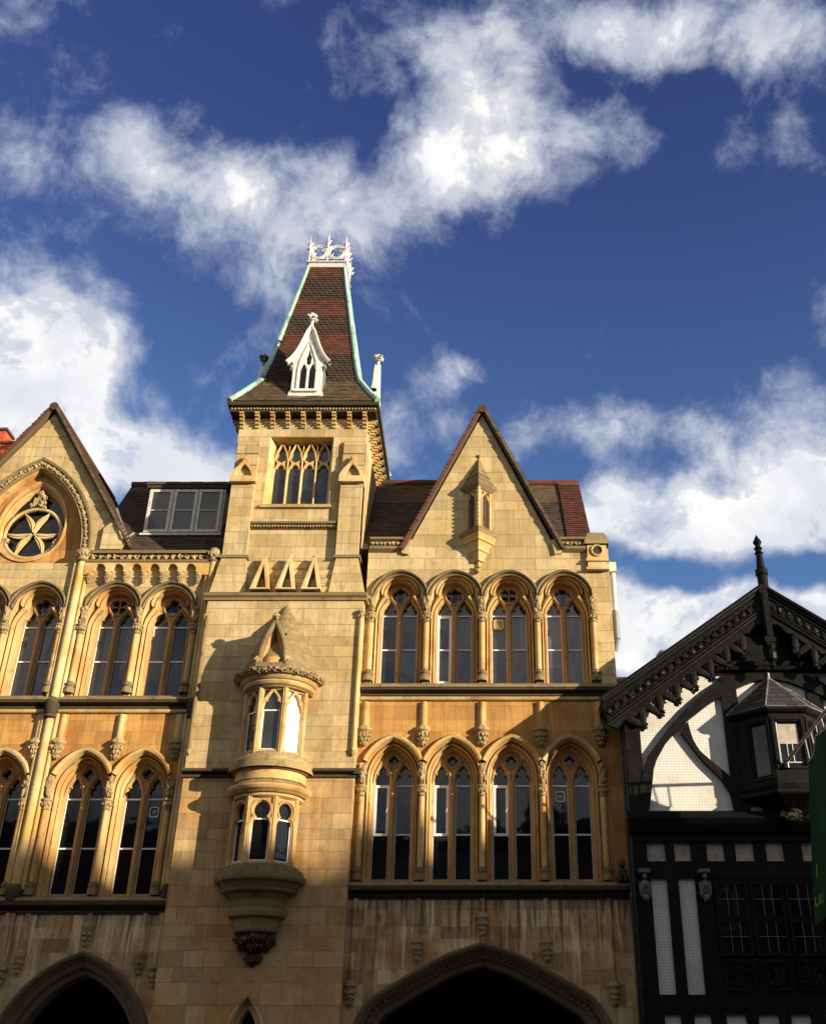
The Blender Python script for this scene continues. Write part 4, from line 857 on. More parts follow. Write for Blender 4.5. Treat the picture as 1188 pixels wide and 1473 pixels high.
for k in range(4):
    z0 = 11.50 + k * 0.245; y0 = -0.27 + k * 0.06
    m.along_x([(y0, z0), (y0, z0 + .17), (y0 + .06, z0 + .245), (0.4, z0 + .245), (0.4, z0)], -5.46, -3.34)
m.build('stepped_weathering', CREAM, B, False)
for cx in (-4.99, -4.41, -3.83):
    xf = lambda x, y, z: (x, y + (z - 11.52) * 0.24, z)
    m = MB(xf); m.plate([(cx - .225, 11.52), (cx + .225, 11.52), (cx + .02, 12.46), (cx - .02, 12.46)], [[(cx - .13, 11.57), (cx + .13, 11.57), (cx, 12.22)]], -0.52, -0.10, 0.012)
    m.lump((cx, -.46, 12.47), .05, .05, .05, .35); m.build('gablet', TRIM, B, False)
# upper stage
WX0, WX1, WZ0, WZ1 = -5.25, -3.66, 14.0, 15.95
m = MB(); m.plate(rect(-6.07, -2.85, 12.475, 16.5), [rect(WX0, WX1, WZ0, WZ1)], 0.0, 0.40); m.box(-6.07, -2.85, 0.55, 3.22, 11.5, 16.5); m.box(-6.07, -5.4, 0.401, 0.549, 11.5, 16.5); m.box(-3.5, -2.85, .401, .549, 11.5, 16.5); m.build('tower_wall', CREAM, B, False)
m = MB(); m.loft([[(x, y, z) for x, z in rect(*q)] for y, q in ((0.002, (WX0, WX1, WZ0, WZ1)), (0.25, (-5.16, -3.735, 14.12, 15.93)), (0.42, (-5.16, -3.735, 14.12, 15.93)))], True); m.build('window_reveal', TRIM, B, False)
m = MB(); m.along_x([(-0.07, 13.90), (-0.09, 13.95), (0.0, 14.02), (0.27, 14.13), (0.27, 13.90)], WX0 - .06, WX1 + .06); m.build('sill', TRIM, B, False)
m = MB(); m.along_x([(0.02, 13.30), (-.05, 13.32), (-.05, 13.40), (-.12, 13.43), (-.13, 13.48), (0.02, 13.52)], -5.47, -3.39); dn = m.build('string_course', HOOD, B, False)
m = MB()
for i in range(30): m.lump((-5.43 + i * .0695, -0.075, 13.365), .026, .04, .03, .3)
m.build('carved_band', CARVE, dn)
hs = []; lw = 0.356; x0 = -5.16
for k in range(4):
    cx = x0 + lw * (k + .5)
    hs.append(light(cx, 0.15, 14.16, 15.04, 15.30, 0.045, 10)); hs.append([(cx - .10, 15.42), (cx - .045, 15.39), (cx, 15.36), (cx + .045, 15.39), (cx + .10, 15.42), (cx + .125, 15.50), (cx + .085, 15.58), (cx + .085, 15.68), (cx + .04, 15.76), (cx, 15.86), (cx - .04, 15.76), (cx - .085, 15.68), (cx - .085, 15.58), (cx - .125, 15.50)])
    for s_ in (-1, 1):
        hs.append([(cx + s_ * .035, 15.90), (cx + s_ * .165, 15.90), (cx + s_ * .165, 15.58), (cx + s_ * .125, 15.70), (cx + s_ * .08, 15.80)]); hs.append([(cx + s_ * .166, 15.17), (cx + s_ * .166, 15.46), (cx + s_ * .135, 15.40), (cx + s_ * .10, 15.33), (cx + s_ * .13, 15.25)])
m = MB(); m.plate(rect(-5.165, -3.73, 14.1, 15.94), hs, 0.26, 0.37, 0.012)
for k in range(5): m.tube([(x0 + lw * k, 0.25, 14.12), (x0 + lw * k, 0.25, 15.1)], 0.026, 6)
for k in range(4):
    cx = x0 + lw * (k + .5)
    for s_ in (-1, 1): m.tube([(cx + s_ * lw / 2, 0.25, 15.05), (cx + s_ * lw / 2 * .96, 0.25, 15.4), (cx + s_ * lw / 2 * .7, 0.25, 15.65), (cx, 0.25, 15.92)], 0.021, 6)
tw = m.build('window', TRIM, B, origin=(-4.45, 0.26, 14.0), ang=25)
for k in range(4):
    cx = x0 + lw * (k + .5); m = MB(); m.box(cx - .15, cx + .15, 0.345, 0.36, 14.12, 15.92); m.build('pane', GLASS, tw, False)
# corbels and cornice round the top
def corbel(x, y, dx, dy):
    """dx,dy: outward direction"""
    def xf(a, b, z): return (x + (a * -dy) + b * dx, y + a * dx + b * dy, z)
    m = MB(lambda a, b, z: xf(a, b, z))
    for k in range(4):
        z = 16.20 + k * 0.085; d = 0.05 + k * 0.05; m.box(-0.05, 0.05, -0.02, d, z, z + 0.055)
        m.loft([[(-0.05, d - .03 + .045 * math.sin(t), z + .03 - .04 * math.cos(t)) for t in (0, .8, 1.57, 2.3, 3.1)], [(0.05, d - .03 + .045 * math.sin(t), z + .03 - .04 * math.cos(t)) for t in (0, .8, 1.57, 2.3, 3.1)]])
    m.box(-0.055, 0.055, -0.02, 0.24, 16.52, 16.56)
    return m.build('corbel', TRIMW, B, False)
for i in range(9): corbel(-6.0 + i * 0.3875, 0.0, 0, -1)
for i in range(8): corbel(-2.85, 0.2 + i * 0.3875, 1, 0)
for i in range(8): corbel(-6.07, 0.2 + i * 0.3875, -1, 0)
q2 = math.sqrt(2)
m = MB(); m.lathe([(h * q2, z) for h, z in ((1.55, 16.555), (1.84, 16.558), (1.86, 16.60), (1.80, 16.63), (1.80, 16.70), (1.90, 16.73), (1.92, 16.77), (1.92, 16.82), (1.86, 16.86), (1.5, 16.88))], TX, TY, 4, rot=math.pi / 4); cn = m.build('cornice', SOOT, B, False)
m = MB(); N = 46
for i in range(N):
    a = -1.80 + 3.6 * i / (N - 1)
    for px, py in ((TX + a, TY - 1.82), (TX + 1.82, TY + a), (TX - 1.82, TY + a)): m.lump((px, py, 16.665), .03, .03, .03, .25)
m.build('beaded_band', CARVE, cn)
# bell-cast pyramid roof in bands of plain and scalloped tile
PROF = [(16.86, 1.88), (17.1, 1.735), (17.4, 1.565), (17.68, 1.415), (17.92, 1.292), (18.6, 1.152), (19.5, 1.0), (20.5, .84), (21.5, .68), (22.58, .515)]
def half(z):
    for (z0, h0), (z1, h1) in zip(PROF, PROF[1:]):
        if z <= z1: return h0 + (h1 - h0) * (z - z0) / (z1 - z0)
    return PROF[-1][1]
m = MB(); m.lathe([((h - 0.03) * q2, z) for z, h in PROF] + [(0, 22.6)], TX, TY, 4, rot=math.pi / 4); tr = m.build('spire_roof', TILE_DARK, B, False, origin=(TX, TY, 16.86))
bands = [(16.88, 17.92, TILE_BROWN, False), (17.92, 18.95, TILE_SCALE, True), (18.95, 19.72, TILE_RED, False), (19.72, 20.5, TILE_SCALE, True), (20.5, 21.12, TILE_RED, False), (21.12, 22.1, TILE_SCALE, True), (22.1, 22.56, TILE_RED, False)]
for zb0, zb1, mt, sc in bands:
    m = MB()
    for face in range(4):
        ca, sa = round(math.cos(face * math.pi / 2)), round(math.sin(face * math.pi / 2))
        segs = [zb0] + [z for z, h in PROF if zb0 + .02 < z < zb1 - .02] + [zb1]
        for z0, z1 in zip(segs, segs[1:]):
            h0, h1 = half(z0), half(z1); sl = math.hypot(z1 - z0, h0 - h1); rows = max(1, round(sl / (0.098 if sc else 0.085))); th = sl / rows
            rot = lambda x, y: (TX + x * ca - y * sa, TY + x * sa + y * ca)
            o = rot(0, -h0); vx = rot(0, -h1); v = Vector((vx[0] - o[0], vx[1] - o[1], z1 - z0)); u = Vector((ca, sa, 0)); n = u.cross(v).normalized()
            tiles(m, (o[0], o[1], z0), u, v, n, rows, lambda q: (-(h0 + (h1 - h0) * q / sl) + .05, (h0 + (h1 - h0) * q / sl) - .05), 0.15 if sc else 0.17, th, sc, 0.024)
    m.build('tile_band', mt, tr, False)
for sx in (-1, 1):
    for sy in (-1, 1):
        m = MB(); pth = [(TX + sx * h, TY + sy * h, z + .02) for z, h in PROF]
        m.tube(pth, [0.085, 0.085, .082, .08, .078, .075, .07, .065, .06, .055], 8); m.build('copper_hip', COPPER, tr)
m = MB(); m.lathe([(.52 * q2, 22.5), (.57 * q2, 22.52), (.57 * q2, 22.58), (.53 * q2, 22.6), (.53 * q2, 22.70), (.58 * q2, 22.72), (.58 * q2, 22.76), (0, 22.77)], TX, TY, 4, rot=math.pi / 4); cap = m.build('lead_cap', GREYF, tr, False)
# iron cresting
def finial(x, y, big):
    z0 = 22.74; H = 1.16 if big else 1.02; m = MB()
    m.tube([(x, y, z0), (x, y, z0 + H * .62)], 0.022, 8); m.tube([(x, y, z0 + H * .6), (x, y, z0 + H)], [0.035, 0.004], 8); m.lump((x, y, z0 + H * .6), .05, .05, .05, .1)
    for zz, r in ((z0 + H * .48, .11), (z0 + H * .66, .085)):
        for i in range(4):
            a = i * math.pi / 2; dx, dy = math.sin(a), math.cos(a)
            m.tube([(x, y, zz), (x + dx * r * .6, y + dy * r * .6, zz + .02), (x + dx * r * 1.15, y + dy * r * 1.15, zz + .09)], [.03, .028, .004], 6)
            m.tube([(x + dx * r * .4, y + dy * r * .4, zz + .01), (x + dx * r * .9, y + dy * r * .9, zz - .03)], [.02, .006], 6)
    return m.build('finial', IRON, cap)
hc = 0.53
for dx in (-1, 0, 1):
    for dy in (-1, 0, 1):
        if dx or dy: finial(TX + dx * hc, TY + dy * hc, dx == 0 or dy == 0)
for face in range(4):
    ca, sa = round(math.cos(face * math.pi / 2)), round(math.sin(face * math.pi / 2)); rot = lambda x, y, z: (TX + x * ca - y * sa, TY + x * sa + y * ca, z)
    m = MB(rot)
    for c in (-hc / 2, hc / 2):
        for r, k in ((0.25, .026), (0.195, .018)): m.tube([(c + r * math.sin(2 * math.pi * i / 28), -hc, 23.12 + r * math.cos(2 * math.pi * i / 28)) for i in range(28)], k, 6, True)
        for i in range(4):
            a = i * math.pi / 2 + .78; m.tube([(c + .18 * math.sin(a), -hc, 23.12 + .18 * math.cos(a)), (c + .1 * math.sin(a + .5), -hc, 23.12 + .1 * math.cos(a + .5))], [.018, .006], 6)
    m.tube([(-hc, -hc, 22.88), (hc, -hc, 22.88)], 0.016, 6)
    m.build('cresting_ring', IRON, cap)
# four white lucarnes
def lucarne(face):
    ca, sa = round(math.cos(face * math.pi / 2)), round(math.sin(face * math.pi / 2)); rot = lambda x, y, z: (TX + x * ca - y * sa, TY + x * sa + y * ca, z)
    yf = -1.74 if face % 2 == 0 else -1.58
    og = [(0.56, 18.16), (0.45, 18.28), (0.335, 18.46), (0.235, 18.70), (0.15, 18.96), (0.075, 19.18), (0.0, 19.36)]
    body = [(0.46, 17.06), (0.44, 17.22), (0.385, 17.32), (0.385, 18.05), (0.41, 18.2)] + [(x - .05, z - .03) for x, z in og[1:-1]] + [(0, 19.3)]
    m = MB(rot); hl = [light(-0.115, 0.085, 17.36, 17.92, 18.14, 0.025, 10), light(0.115, 0.085, 17.36, 17.92, 18.14, 0.025, 10), [(0, 18.10), (.06, 18.17), (.055, 18.26), (.075, 18.36), (.03, 18.46), (0, 18.62), (-.03, 18.46), (-.075, 18.36), (-.055, 18.26), (-.06, 18.17)]]
    m.plate(mirror(body, 0), hl, yf, yf + 0.10, 0.012); L = m.build('lucarne', WHITE, tr, False)
    m = MB(rot); fr = [(0.23, 17.3), (0.23, 17.95), (0.20, 18.2), (.13, 18.45), (.05, 18.7), (0, 18.85)]; ring_sweep(m, mirror(fr, 0), [(0, yf), (-.01, yf - .03), (.03, yf - .03), (.04, yf)])
    m.box(-.30, .30, yf - .06, yf, 17.24, 17.31); m.box(-.48, .48, yf - .03, yf + .1, 17.02, 17.07); m.build('window_frame', WHITE, L, False)
    m = MB(rot)
    for s_ in (-1, 1): m.box(s_ * .115 - .095, s_ * .115 + .095, yf + .07, yf + .09, 17.3, 18.2)
    m.box(-.09, .09, yf + .07, yf + .09, 18.21, 18.6); m.build('pane', GLASSD, L, False)
    m = MB(rot); pth = mirror(og, 0)
    m.loft([[(x, y, z) for x, z in offset_open(pth, o)] for o, y in ((-.06, yf + .02), (-.06, yf - .06), (-.02, yf - .09), (.03, yf - .10), (.05, yf - .07), (.05, yf + .06), (-.03, yf + .08))])
    m.build('ogee_gable', WHITE, L, ang=30)
    m = MB(rot); m.loft([[(-.46, y, 18.10), (0, y, 18.62), (.46, y, 18.10)] for y in (yf + .08, yf + .9)]); m.build('lucarne_roof', LEAD, L, False)
    for s_ in (-1, 1):
        m = MB(rot); m.box(s_ * .385 - .02, s_ * .385 + .02, yf + .09, yf + .75, 17.1, 18.12); m.lump((s_ * .43, yf + .02, 18.02), .045, .06, .09, .4); m.build('cheek', LEAD, L, False)
    m = MB(rot); m.tube([(0, yf - .03, 19.3), (0, yf - .03, 19.56)], [.05, .035], 8); m.lathe([(0.0, 19.5), (.085, 19.54), (.06, 19.58), (0, 19.6)], 0, yf - .03, 8)
    for i in range(4): m.lump((.10 * math.sin(i * 1.571 + .78), yf - .03 + .10 * math.cos(i * 1.571 + .78), 19.64), .06, .06, .05, .45)
    m.lump((0, yf - .03, 19.72), .06, .06, .07, .3); m.build('finial', WHITE if face == 0 or face == 1 else HOOD, L)
for f_ in range(4): lucarne(f_)

# ---- the oriel
OX, OY = -4.34, TF
om = MB(); om.lathe([(0.52, 5.3), (0.55, 5.5), (0.55, 9.1), (.5, 9.2)], OX, OY, 16); ori = om.build('oriel', NICHEM, B, origin=(OX, OY, 3.7), label='round two storey oriel on a moulded corbel under a stone cone')
m = MB(); m.lathe([(0.30, 4.22), (0.43, 4.25), (0.45, 4.30), (0.43, 4.34), (0.45, 4.48), (0.56, 4.52), (0.58, 4.60), (0.57, 4.66), (0.50, 4.70), (0.52, 4.82), (0.60, 4.92), (0.74, 4.96), (0.76, 5.0), (0.74, 5.03), (0.80, 5.10), (0.89, 5.14), (0.91, 5.19), (0.91, 5.24), (0.86, 5.28), (0.82, 5.36), (0.70, 5.45), (0.5, 5.47)], OX, OY, 48); m.build('corbel', HOOD, ori, ang=18)
m = MB(); m.lathe([(0, 3.62), (0.05, 3.66), (0.12, 3.80), (0.08, 3.86), (0.2, 3.96), (0.33, 4.14), (0.31, 4.25)], OX, OY, 16)
for k, (zz, rr, n_) in enumerate(((4.12, .34, 11), (4.0, .26, 8), (3.8, .11, 5))):
    for i in range(n_):
        a = -1.5 + 3.0 * i / (n_ - 1); m.lump((OX + rr * math.sin(a), OY - rr * math.cos(a), zz + random.uniform(-.03, .03)), .07, .07, .075, .5)
m.build('leaf_carving', SOOT, ori)
m = MB(); m.lathe([(0.68, 6.72), (0.71, 6.76), (0.71, 6.80), (0.76, 6.84), (0.83, 6.88), (0.86, 6.93), (0.86, 6.97), (0.80, 7.02), (0.735, 7.06), (0.735, 7.27), (0.77, 7.30), (0.84, 7.34), (0.86, 7.38), (0.86, 7.42), (0.82, 7.46), (0.80, 7.52), (0.72, 7.62), (0.55, 7.66)], OX, OY, 48); m.build('drum', TRIMW, ori, ang=18)
m = MB(); m.lathe([(0.875, 7.30), (0.875, 7.46)], OX, OY, 48); m.lathe([(0.80, 7.47), (0.81, 7.50), (0.70, 7.645), (0.6, 7.66)], OX, OY, 48); m.build('mossy_ledge', MOSSY, ori)
for rings in (((.755, 6.825), (.84, 6.985), (.745, 7.075), (.79, 7.29), (.70, 6.745)), ((.715, 9.065), (.785, 9.185), (.72, 9.02))):
    for rr, zz in rings:
        m = MB(); m.tube([(OX + rr * math.sin(2 * math.pi * i / 48), OY - rr * math.cos(2 * math.pi * i / 48), zz) for i in range(48)], .013, 6, True); m.build('dark_groove_ring', HOOD, ori)  # thin dark rings stand in for groove lines between the mouldings
m = MB(); m.lathe([(0.66, 9.0), (0.70, 9.02), (0.70, 9.06), (0.75, 9.08), (0.78, 9.13), (0.77, 9.17), (0.81, 9.20), (0.84, 9.24), (0.84, 9.28), (0.7, 9.3)], OX, OY, 48); m.build('cornice', TRIMW, ori, ang=18)
m = MB(); m.lathe([(0.80, 9.26), (0.92, 9.27), (0.95, 9.31), (0.94, 9.36), (0.88, 9.40), (0.79, 9.58), (0.80, 9.60), (0.70, 9.83), (0.71, 9.85), (0.60, 10.07), (0.61, 10.09), (0.49, 10.33), (0.50, 10.35), (0.38, 10.57), (0.39, 10.59), (0.25, 10.8), (0.16, 10.93), (0.13, 11.0), (0.06, 11.13), (0, 11.2)], OX, OY, 40)
for i in range(26):
    a = -1.5 + 3 * i / 25; m.lump((OX + .93 * math.sin(a), OY - .93 * math.cos(a), 9.335 + random.uniform(-.02, .02)), .07, .06, .05, .5)
m.build('cone_roof', MOSSY, ori, ang=45)
# small arched opening in the cone
def orl(x, y, z): return (OX - 0.06 + x, y, z)
m = MB(orl); fo = [(0.27, 9.50), (0.275, 9.62), (0.265, 9.8), (0.215, 10.02), (0.135, 10.22), (0.05, 10.40), (0, 10.50)]; ring_sweep(m, mirror(fo, 0), [(-.07, -0.95), (-.07, -1.16), (-.03, -1.20), (0.01, -1.2), (.035, -1.17), (.05, -1.1), (.05, -0.7), (.02, -.55)])
m.box(-.33, .33, -1.22, -0.95, 9.40, 9.50); cl = m.build('cone_lucarne', HOOD, ori, ang=30)
m = MB(orl); m.lump((0, -1.2, 10.55), .08, .08, .09, .45); m.lump((-.32, -1.2, 9.55), .06, .07, .07, .45); m.lump((.32, -1.2, 9.55), .06, .07, .07, .45); m.build('leaf_carving', CARVE, cl)
m = MB(orl); m.lathe([(0.235, 9.48), (.235, 9.52), (.22, 9.62), (.16, 9.70), (.08, 9.735), (0, 9.74)], 0, -1.0, 16); ring_sweep(m, mirror([(0.20, 9.5), (0.20, 9.75), (.13, 10.05), (0, 10.34)], 0), [(0, -1.1), (-.06, -1.02), (-.07, -0.85)]); m.build('sill_dome', TRIMW, cl)
m = MB(orl); m.box(-.2, .2, -.87, -.85, 9.5, 10.3); m.build('dark_opening', DARK, cl, False)
# facetted light stages
def stage(z0, z1, r, kind, glass):
    half_ = r * math.tan(math.pi / 8)
    for k, ang in enumerate((-90, -45, 0, 45, 90)):
        a = R(ang); nrm = Vector((math.sin(a), -math.cos(a), 0)); u = Vector((math.cos(a), math.sin(a), 0)); c0 = Vector((OX, OY, 0)) + nrm * r
        xf = lambda x, y, z: tuple(c0 + u * x - nrm * y + Vector((0, 0, z)))
        m = MB(xf); hw = 0.18
        if kind == 'ogee':
            h = light(0, hw, z0 + .04, z1 - .50, z1 - .10, 0.05, 12); tri = [[(-.19, z1 - .05), (-.05, z1 - .05), (-.19, z1 - .24)], [(.19, z1 - .05), (.05, z1 - .05), (.19, z1 - .24)]]
        else:
            zc = z1 - .26; right = [(hw, z0 + .04), (hw, zc - .30), (.145, zc - .20), (.085, zc - .135)] + [(.155 * math.cos(t_), zc + .155 * math.sin(t_)) for t_ in [-.75 + (math.pi / 2 + .75) * i / 12 for i in range(13)]]
            h = mirror(right, 0); tri = []
        m.plate(rect(-half_, half_, z0 - .05, z1), [h] + tri, 0.0, 0.09, 0.015)
        if kind != 'ogee': m.loft([[(x, y, z) for x, z in offset_open(h, o)] for o, y in ((.02, 0.0), (.03, -.03), (.055, -.03), (.07, 0.0))])
        w = m.build('oriel_window', TRIMW, ori, ang=25)
        m = MB(xf); m.quad((-hw - .02, 0.075, z0), (hw + .02, 0.075, z0), (hw + .02, 0.075, z1 - .05), (-hw - .02, 0.075, z1 - .05))
        m.quad((-hw - .02, 0.085, z0), (hw + .02, 0.085, z0), (hw + .02, 0.085, z1 - .05), (-hw - .02, 0.085, z1 - .05))
        white = kind == 'ogee' and ang == 45  # one upper pane is filled with plain off-white colour
        # panes and frames stay sub-parts of the oriel: its windows are one level above
        m.build('pane', WHITE_PANE if white else glass, ori, False, label='pane filled with plain bright white' if white else None)
        zt = z1 - .42 if kind != 'ogee' else z1 - .47
        m = MB(xf); t = .02; m.box(-hw, -hw + t, .045, .072, z0 + .04, zt); m.box(hw - t, hw, .045, .072, z0 + .04, zt); m.box(-hw + t, hw - t, .045, .072, z0 + .04, z0 + .065); m.box(-hw + t, hw - t, .045, .072, zt - .03, zt); m.build('window_frame', FRAME, ori, False)
    m = MB()
    for ang in (-112.5, -67.5, -22.5, 22.5, 67.5, 112.5):
        a = R(ang); rr = r / math.cos(math.pi / 8); m.lathe([(.036, z0 - .05), (.036, z1)], OX + rr * math.sin(a), OY - rr * math.cos(a), 8)
        for da in (-3.4, 3.4):
            a2 = R(ang + da); m.lathe([(.02, z0 - .05), (.02, z1)], OX + (rr - .005) * math.sin(a2), OY - (rr - .005) * math.cos(a2), 6)
    m.build('corner_shaft', TRIMW, ori)
stage(7.66, 9.02, 0.64, 'ogee', GLASS)
stage(5.46, 6.74, 0.64, 'foil', GLASSD)

# ================================================================== the black and white timber building
H = thing('timber_framed_building', 'black and white timber framed building with a carved bargeboard gable and small oriel', 'building', (6.2, -0.65, 0))
HC, HX0, HX1, HW, HF = 6.2, 3.03, 9.37, -0.65, -0.75
def rake(x): return 11.2 - abs(x - HC) * 0.7075
m = MB(); m.prism([(HX0, 0), (HX1, 0), (HX1, rake(HX1) - .1), (HC, 11.1), (HX0, rake(HX0) - .1)], HW, HW + 0.3); m.build('plaster_wall', PLASTER, H, False)
m = MB(); m.box(HX0, HX0 + .3, HW + .301, 9, 0, 8.7); m.box(HX1 - .3, HX1, HW + .301, 9, 0, 8.7); m.build('side_wall', BLACK, H, False)
def timber(poly, name='timber', y0=HF, y1=HW - 0.001, mat=BLACK):
    m = MB(); m.prism(poly, y0, y1); return m.build(name, mat, H, False)
def bar(x0, x1, z0, z1, name='timber', y0=HF): return timber(rect(x0, x1, z0, z1), name, y0)
# gable storey
bar(HX0, 3.345, 6.50, 8.75, 'post'); bar(HX1 - .315, HX1, 6.50, 8.75, 'post')
bar(5.13, 5.46, 6.50, 9.35, 'post', HF + .012); bar(2 * HC - 5.46, 2 * HC - 5.13, 6.50, 9.35, 'post', HF + .012)
ao = [(3.25, 6.5), (3.253, 7.01), (3.45, 7.6), (3.92, 8.19), (4.40, 8.68), (4.89, 9.08), (5.30, 9.34), (5.75, 9.47), (6.2, 9.5)]
ai = [(3.40, 6.5), (3.47, 6.8), (3.58, 7.44), (3.88, 7.92), (4.30, 8.33), (4.9, 8.78), (5.48, 9.09), (5.85, 9.24), (6.2, 9.30)]
ao, ai = resample(ao, 20), resample(ai, 20)
timber(ao + list(reversed(ai)), 'arch_brace', HF - .02); timber([(2 * HC - x, z) for x, z in ao + list(reversed(ai))], 'arch_brace', HF - .02)
bl = resample([(4.20, 8.12), (4.30, 7.95), (4.43, 7.75), (4.64, 7.46), (4.94, 7.14), (5.09, 6.84), (5.125, 6.5)], 16); bh = resample([(4.36, 8.36), (4.42, 8.0), (4.54, 7.74), (4.80, 7.49), (5.12, 7.20), (5.30, 6.9), (5.33, 6.5)], 16)
timber(bl + list(reversed(bh)), 'curved_brace', HF - .006); timber([(2 * HC - x, z) for x, z in bl + list(reversed(bh))], 'curved_brace', HF - .006)
timber([(4.95, 9.49), (2 * HC - 4.95, 9.49), (HC, rake(HC) - .15)], 'gable_board', HF - .01)
m = MB(); m.along_x([(HW, 9.46), (HF - .12, 9.46), (HF - .14, 9.52), (HF - .08, 9.58), (HF - .1, 9.66), (HW, 9.7)], 4.9, 7.5); m.build('collar_beam', BLACK, H, False)
m = MB(); m.along_x([(HW, 6.06), (HF - .16, 6.06), (HF - .18, 6.12), (HF - .13, 6.15), (HF - .15, 6.22), (HF - .08, 6.25), (HF - .10, 6.33), (HF - .02, 6.36), (HF - .02, 6.5), (HW, 6.5)], HX0 - .06, HX1 + .06); m.build('moulded_beam', BLACK, H, False)
# roof, bargeboards
for s_ in (-1, 1):
    X = lambda x: HC + s_ * x
    L = HC - 2.6; m = MB()
    m.loft([[(X(0), y, 11.2), (X(L), y, rake(HC - L)), (X(L), y, rake(HC - L) + .16), (X(0), y, 11.36)] for y in (-1.0, 9)], True); rf = m.build('roof', BLACK, H, False)
    m = MB(); dv = Vector((-s_ * L, 0, 11.2 - rake(HC - L))).normalized(); nr = Vector((s_ * dv.z, 0, abs(dv.x)))
    tiles(m, Vector((X(L), -1.06, rake(HC - L) + .165)) + nr * .005, (0, 1, 0), dv, nr, 36, lambda q: (0, 10), 0.26, 0.122, lift=.02); m.build('roof_tiles', SLATE, rf, False)
    q = [(X(-.0), 11.24), (X(L + .06), rake(HC - L) - .02), (X(L - .05), rake(HC - L) - .42)]
    for k in range(27):
        xx = L - .1 - k * (L - .1) / 26; q.append((X(xx), 11.2 - xx * .7075 - .60 - .12 * abs(math.sin(k * 1.3))))
    m = MB(); m.prism(q, -1.12, -1.0)
    for o, r, y in ((.02, .045, -1.13), (-.10, .022, -1.13), (-.40, .03, -1.13), (-.48, .04, -1.12)): m.tube([(X(0), y, 11.2 + o), (X(L + (.04 if o > -.2 else -.04)), y, rake(HC - L) + o)], r, 8)
    m.tube([(X(0), -1.16, 11.3), (X(L + .08), -1.16, rake(HC - L) + .06)], .055, 8)
    bb = m.build('bargeboard', BLACK, H, False)
    m = MB(); n = 40
    for i in range(n):
        x = .25 + (L - .3) * i / (n - 1); zc = 11.2 - x * .7075 - .25
        if i % 2: m.lump((X(x), -1.13, zc), .07, .035, .06, .35)
        else: m.tube([(X(x) + .075 * math.sin(t_), -1.135, zc + .085 * math.cos(t_)) for t_ in [i_ * .7 for i_ in range(9)]], .014, 5, True)
    m.build('carved_band', BLACK, bb)
    for k in range(9):
        xt = HC - 3.36 - k * .378
        if xt < .35: continue
        zt = 11.2 - xt * .7075 - 1.03; m = MB()
        def P(dx, dz): return (X(xt + dx), -1.06, zt + dz)
        m.tube([P(.56, .24), P(.44, .22), P(.28, .16), P(.12, .06), P(.02, -.02)], [.04, .075, .10, .085, .06], 8, flat=.6)
        m.tube([P(.10, .60), P(.07, .48), P(.0, .34), P(-.02, .18), P(.0, 0)], [.04, .07, .10, .08, .06], 8, flat=.6)
        m.tube([P(.30, .44), P(.2, .40), P(.1, .3), P(.05, .15)], [.02, .04, .05, .03], 6, flat=.5)
        for a, b in ((0, -.04), (.06, -.02), (-.06, .03), (.02, -.08), (-.05, -.03)): m.lump((X(xt + a), -1.07, zt + b), .05, .05, .045, .4)
        m.build('carved_cusp', BLACK, bb)
m = MB(); m.box(HC - .085, HC + .085, -1.22, -1.08, 9.85, 11.25); m.box(HC - .12, HC + .12, -1.25, -1.05, 9.95, 10.05); m.box(HC - .05, HC + .05, -1.25, -1.2, 10.1, 11.1)
m.lathe([(0.02, 9.35), (.07, 9.42), (.05, 9.5), (.11, 9.58), (.12, 9.7), (.08, 9.8), (.12, 9.88)], HC, -1.15, 10); m.build('king_pendant', BLACK, H, False)
m = MB(); m.lathe([(.115, 11.2), (.115, 11.62), (.14, 11.64), (.14, 11.76), (.10, 11.80), (.065, 12.16), (.10, 12.18), (.065, 12.22), (.065, 12.26), (.10, 12.30), (.065, 12.34), (.06, 12.38), (.10, 12.46), (.06, 12.54), (.02, 12.62), (0, 12.66)], HC + .09, -0.98, 12); m.build('finial', BLACK, H, ang=30)
# pale cowl and rear slate roof peeping over the verge
m = MB(); m.lathe([(.14, 10.3), (.14, 11.1), (.2, 11.14), (.2, 11.28), (.12, 11.38), (0, 11.4)], 4.69, 3.0, 12); m.build('roof_vent', LEAD, H)
m = MB(); m.loft([[(3.06, 2.2, 9.7), (3.06, 3.5, 10.88), (3.06, 4.8, 9.7)], [(4.6, 2.2, 9.7), (4.6, 3.5, 10.88), (4.6, 4.8, 9.7)]], True); m.build('rear_roof', SLATE, H, False)
# lower storeys
G = [(3.30, 3.67), (3.84, 4.17), (4.48, 4.83), (5.045, 5.42), (5.65, 6.01), (6.36, 6.70), (7.0, 7.36), (7.65, 8.0), (8.3, 8.62), (8.85, 9.15)]
e = [HX0] + [v for g in G for v in g] + [HX1]
for i in range(0, len(e), 2): bar(e[i], e[i + 1], 5.53, 6.06, 'stud')
for g in G: timber(rect(g[0] - .02, g[1] + .02, 5.5, 6.08), 'infill_panel', HW - .012, HW - .001, INFILL_BROWN)  # infill panels get a darker, browner plaster than the wall
bar(HX0, HX1, 5.22, 5.53, 'beam', HF + .01); bar(HX0, HX1, 5.905, 6.06, 'jetty_board', HF - .05)
bar(HX0, 3.335, 3.14, 5.22, 'post'); bar(3.655, 3.868, 3.14, 5.22, 'stud'); bar(4.20, 4.50, 3.14, 5.22, 'post')
bar(HX0, HX1, 2.81, 3.14, 'beam', HF + .008)
for a, b in ((HX0, 3.40), (3.70, 3.94), (4.26, 4.53), (4.91, 5.12), (5.51, 5.72), (6.1, 6.35), (6.7, 7.0)): bar(a, b, 0, 2.81, 'stud')
bar(7.0, HX1, 0, 2.81, 'stud')
bar(4.50, HX1, 3.14, 5.22, 'window_panel', HF + .03)
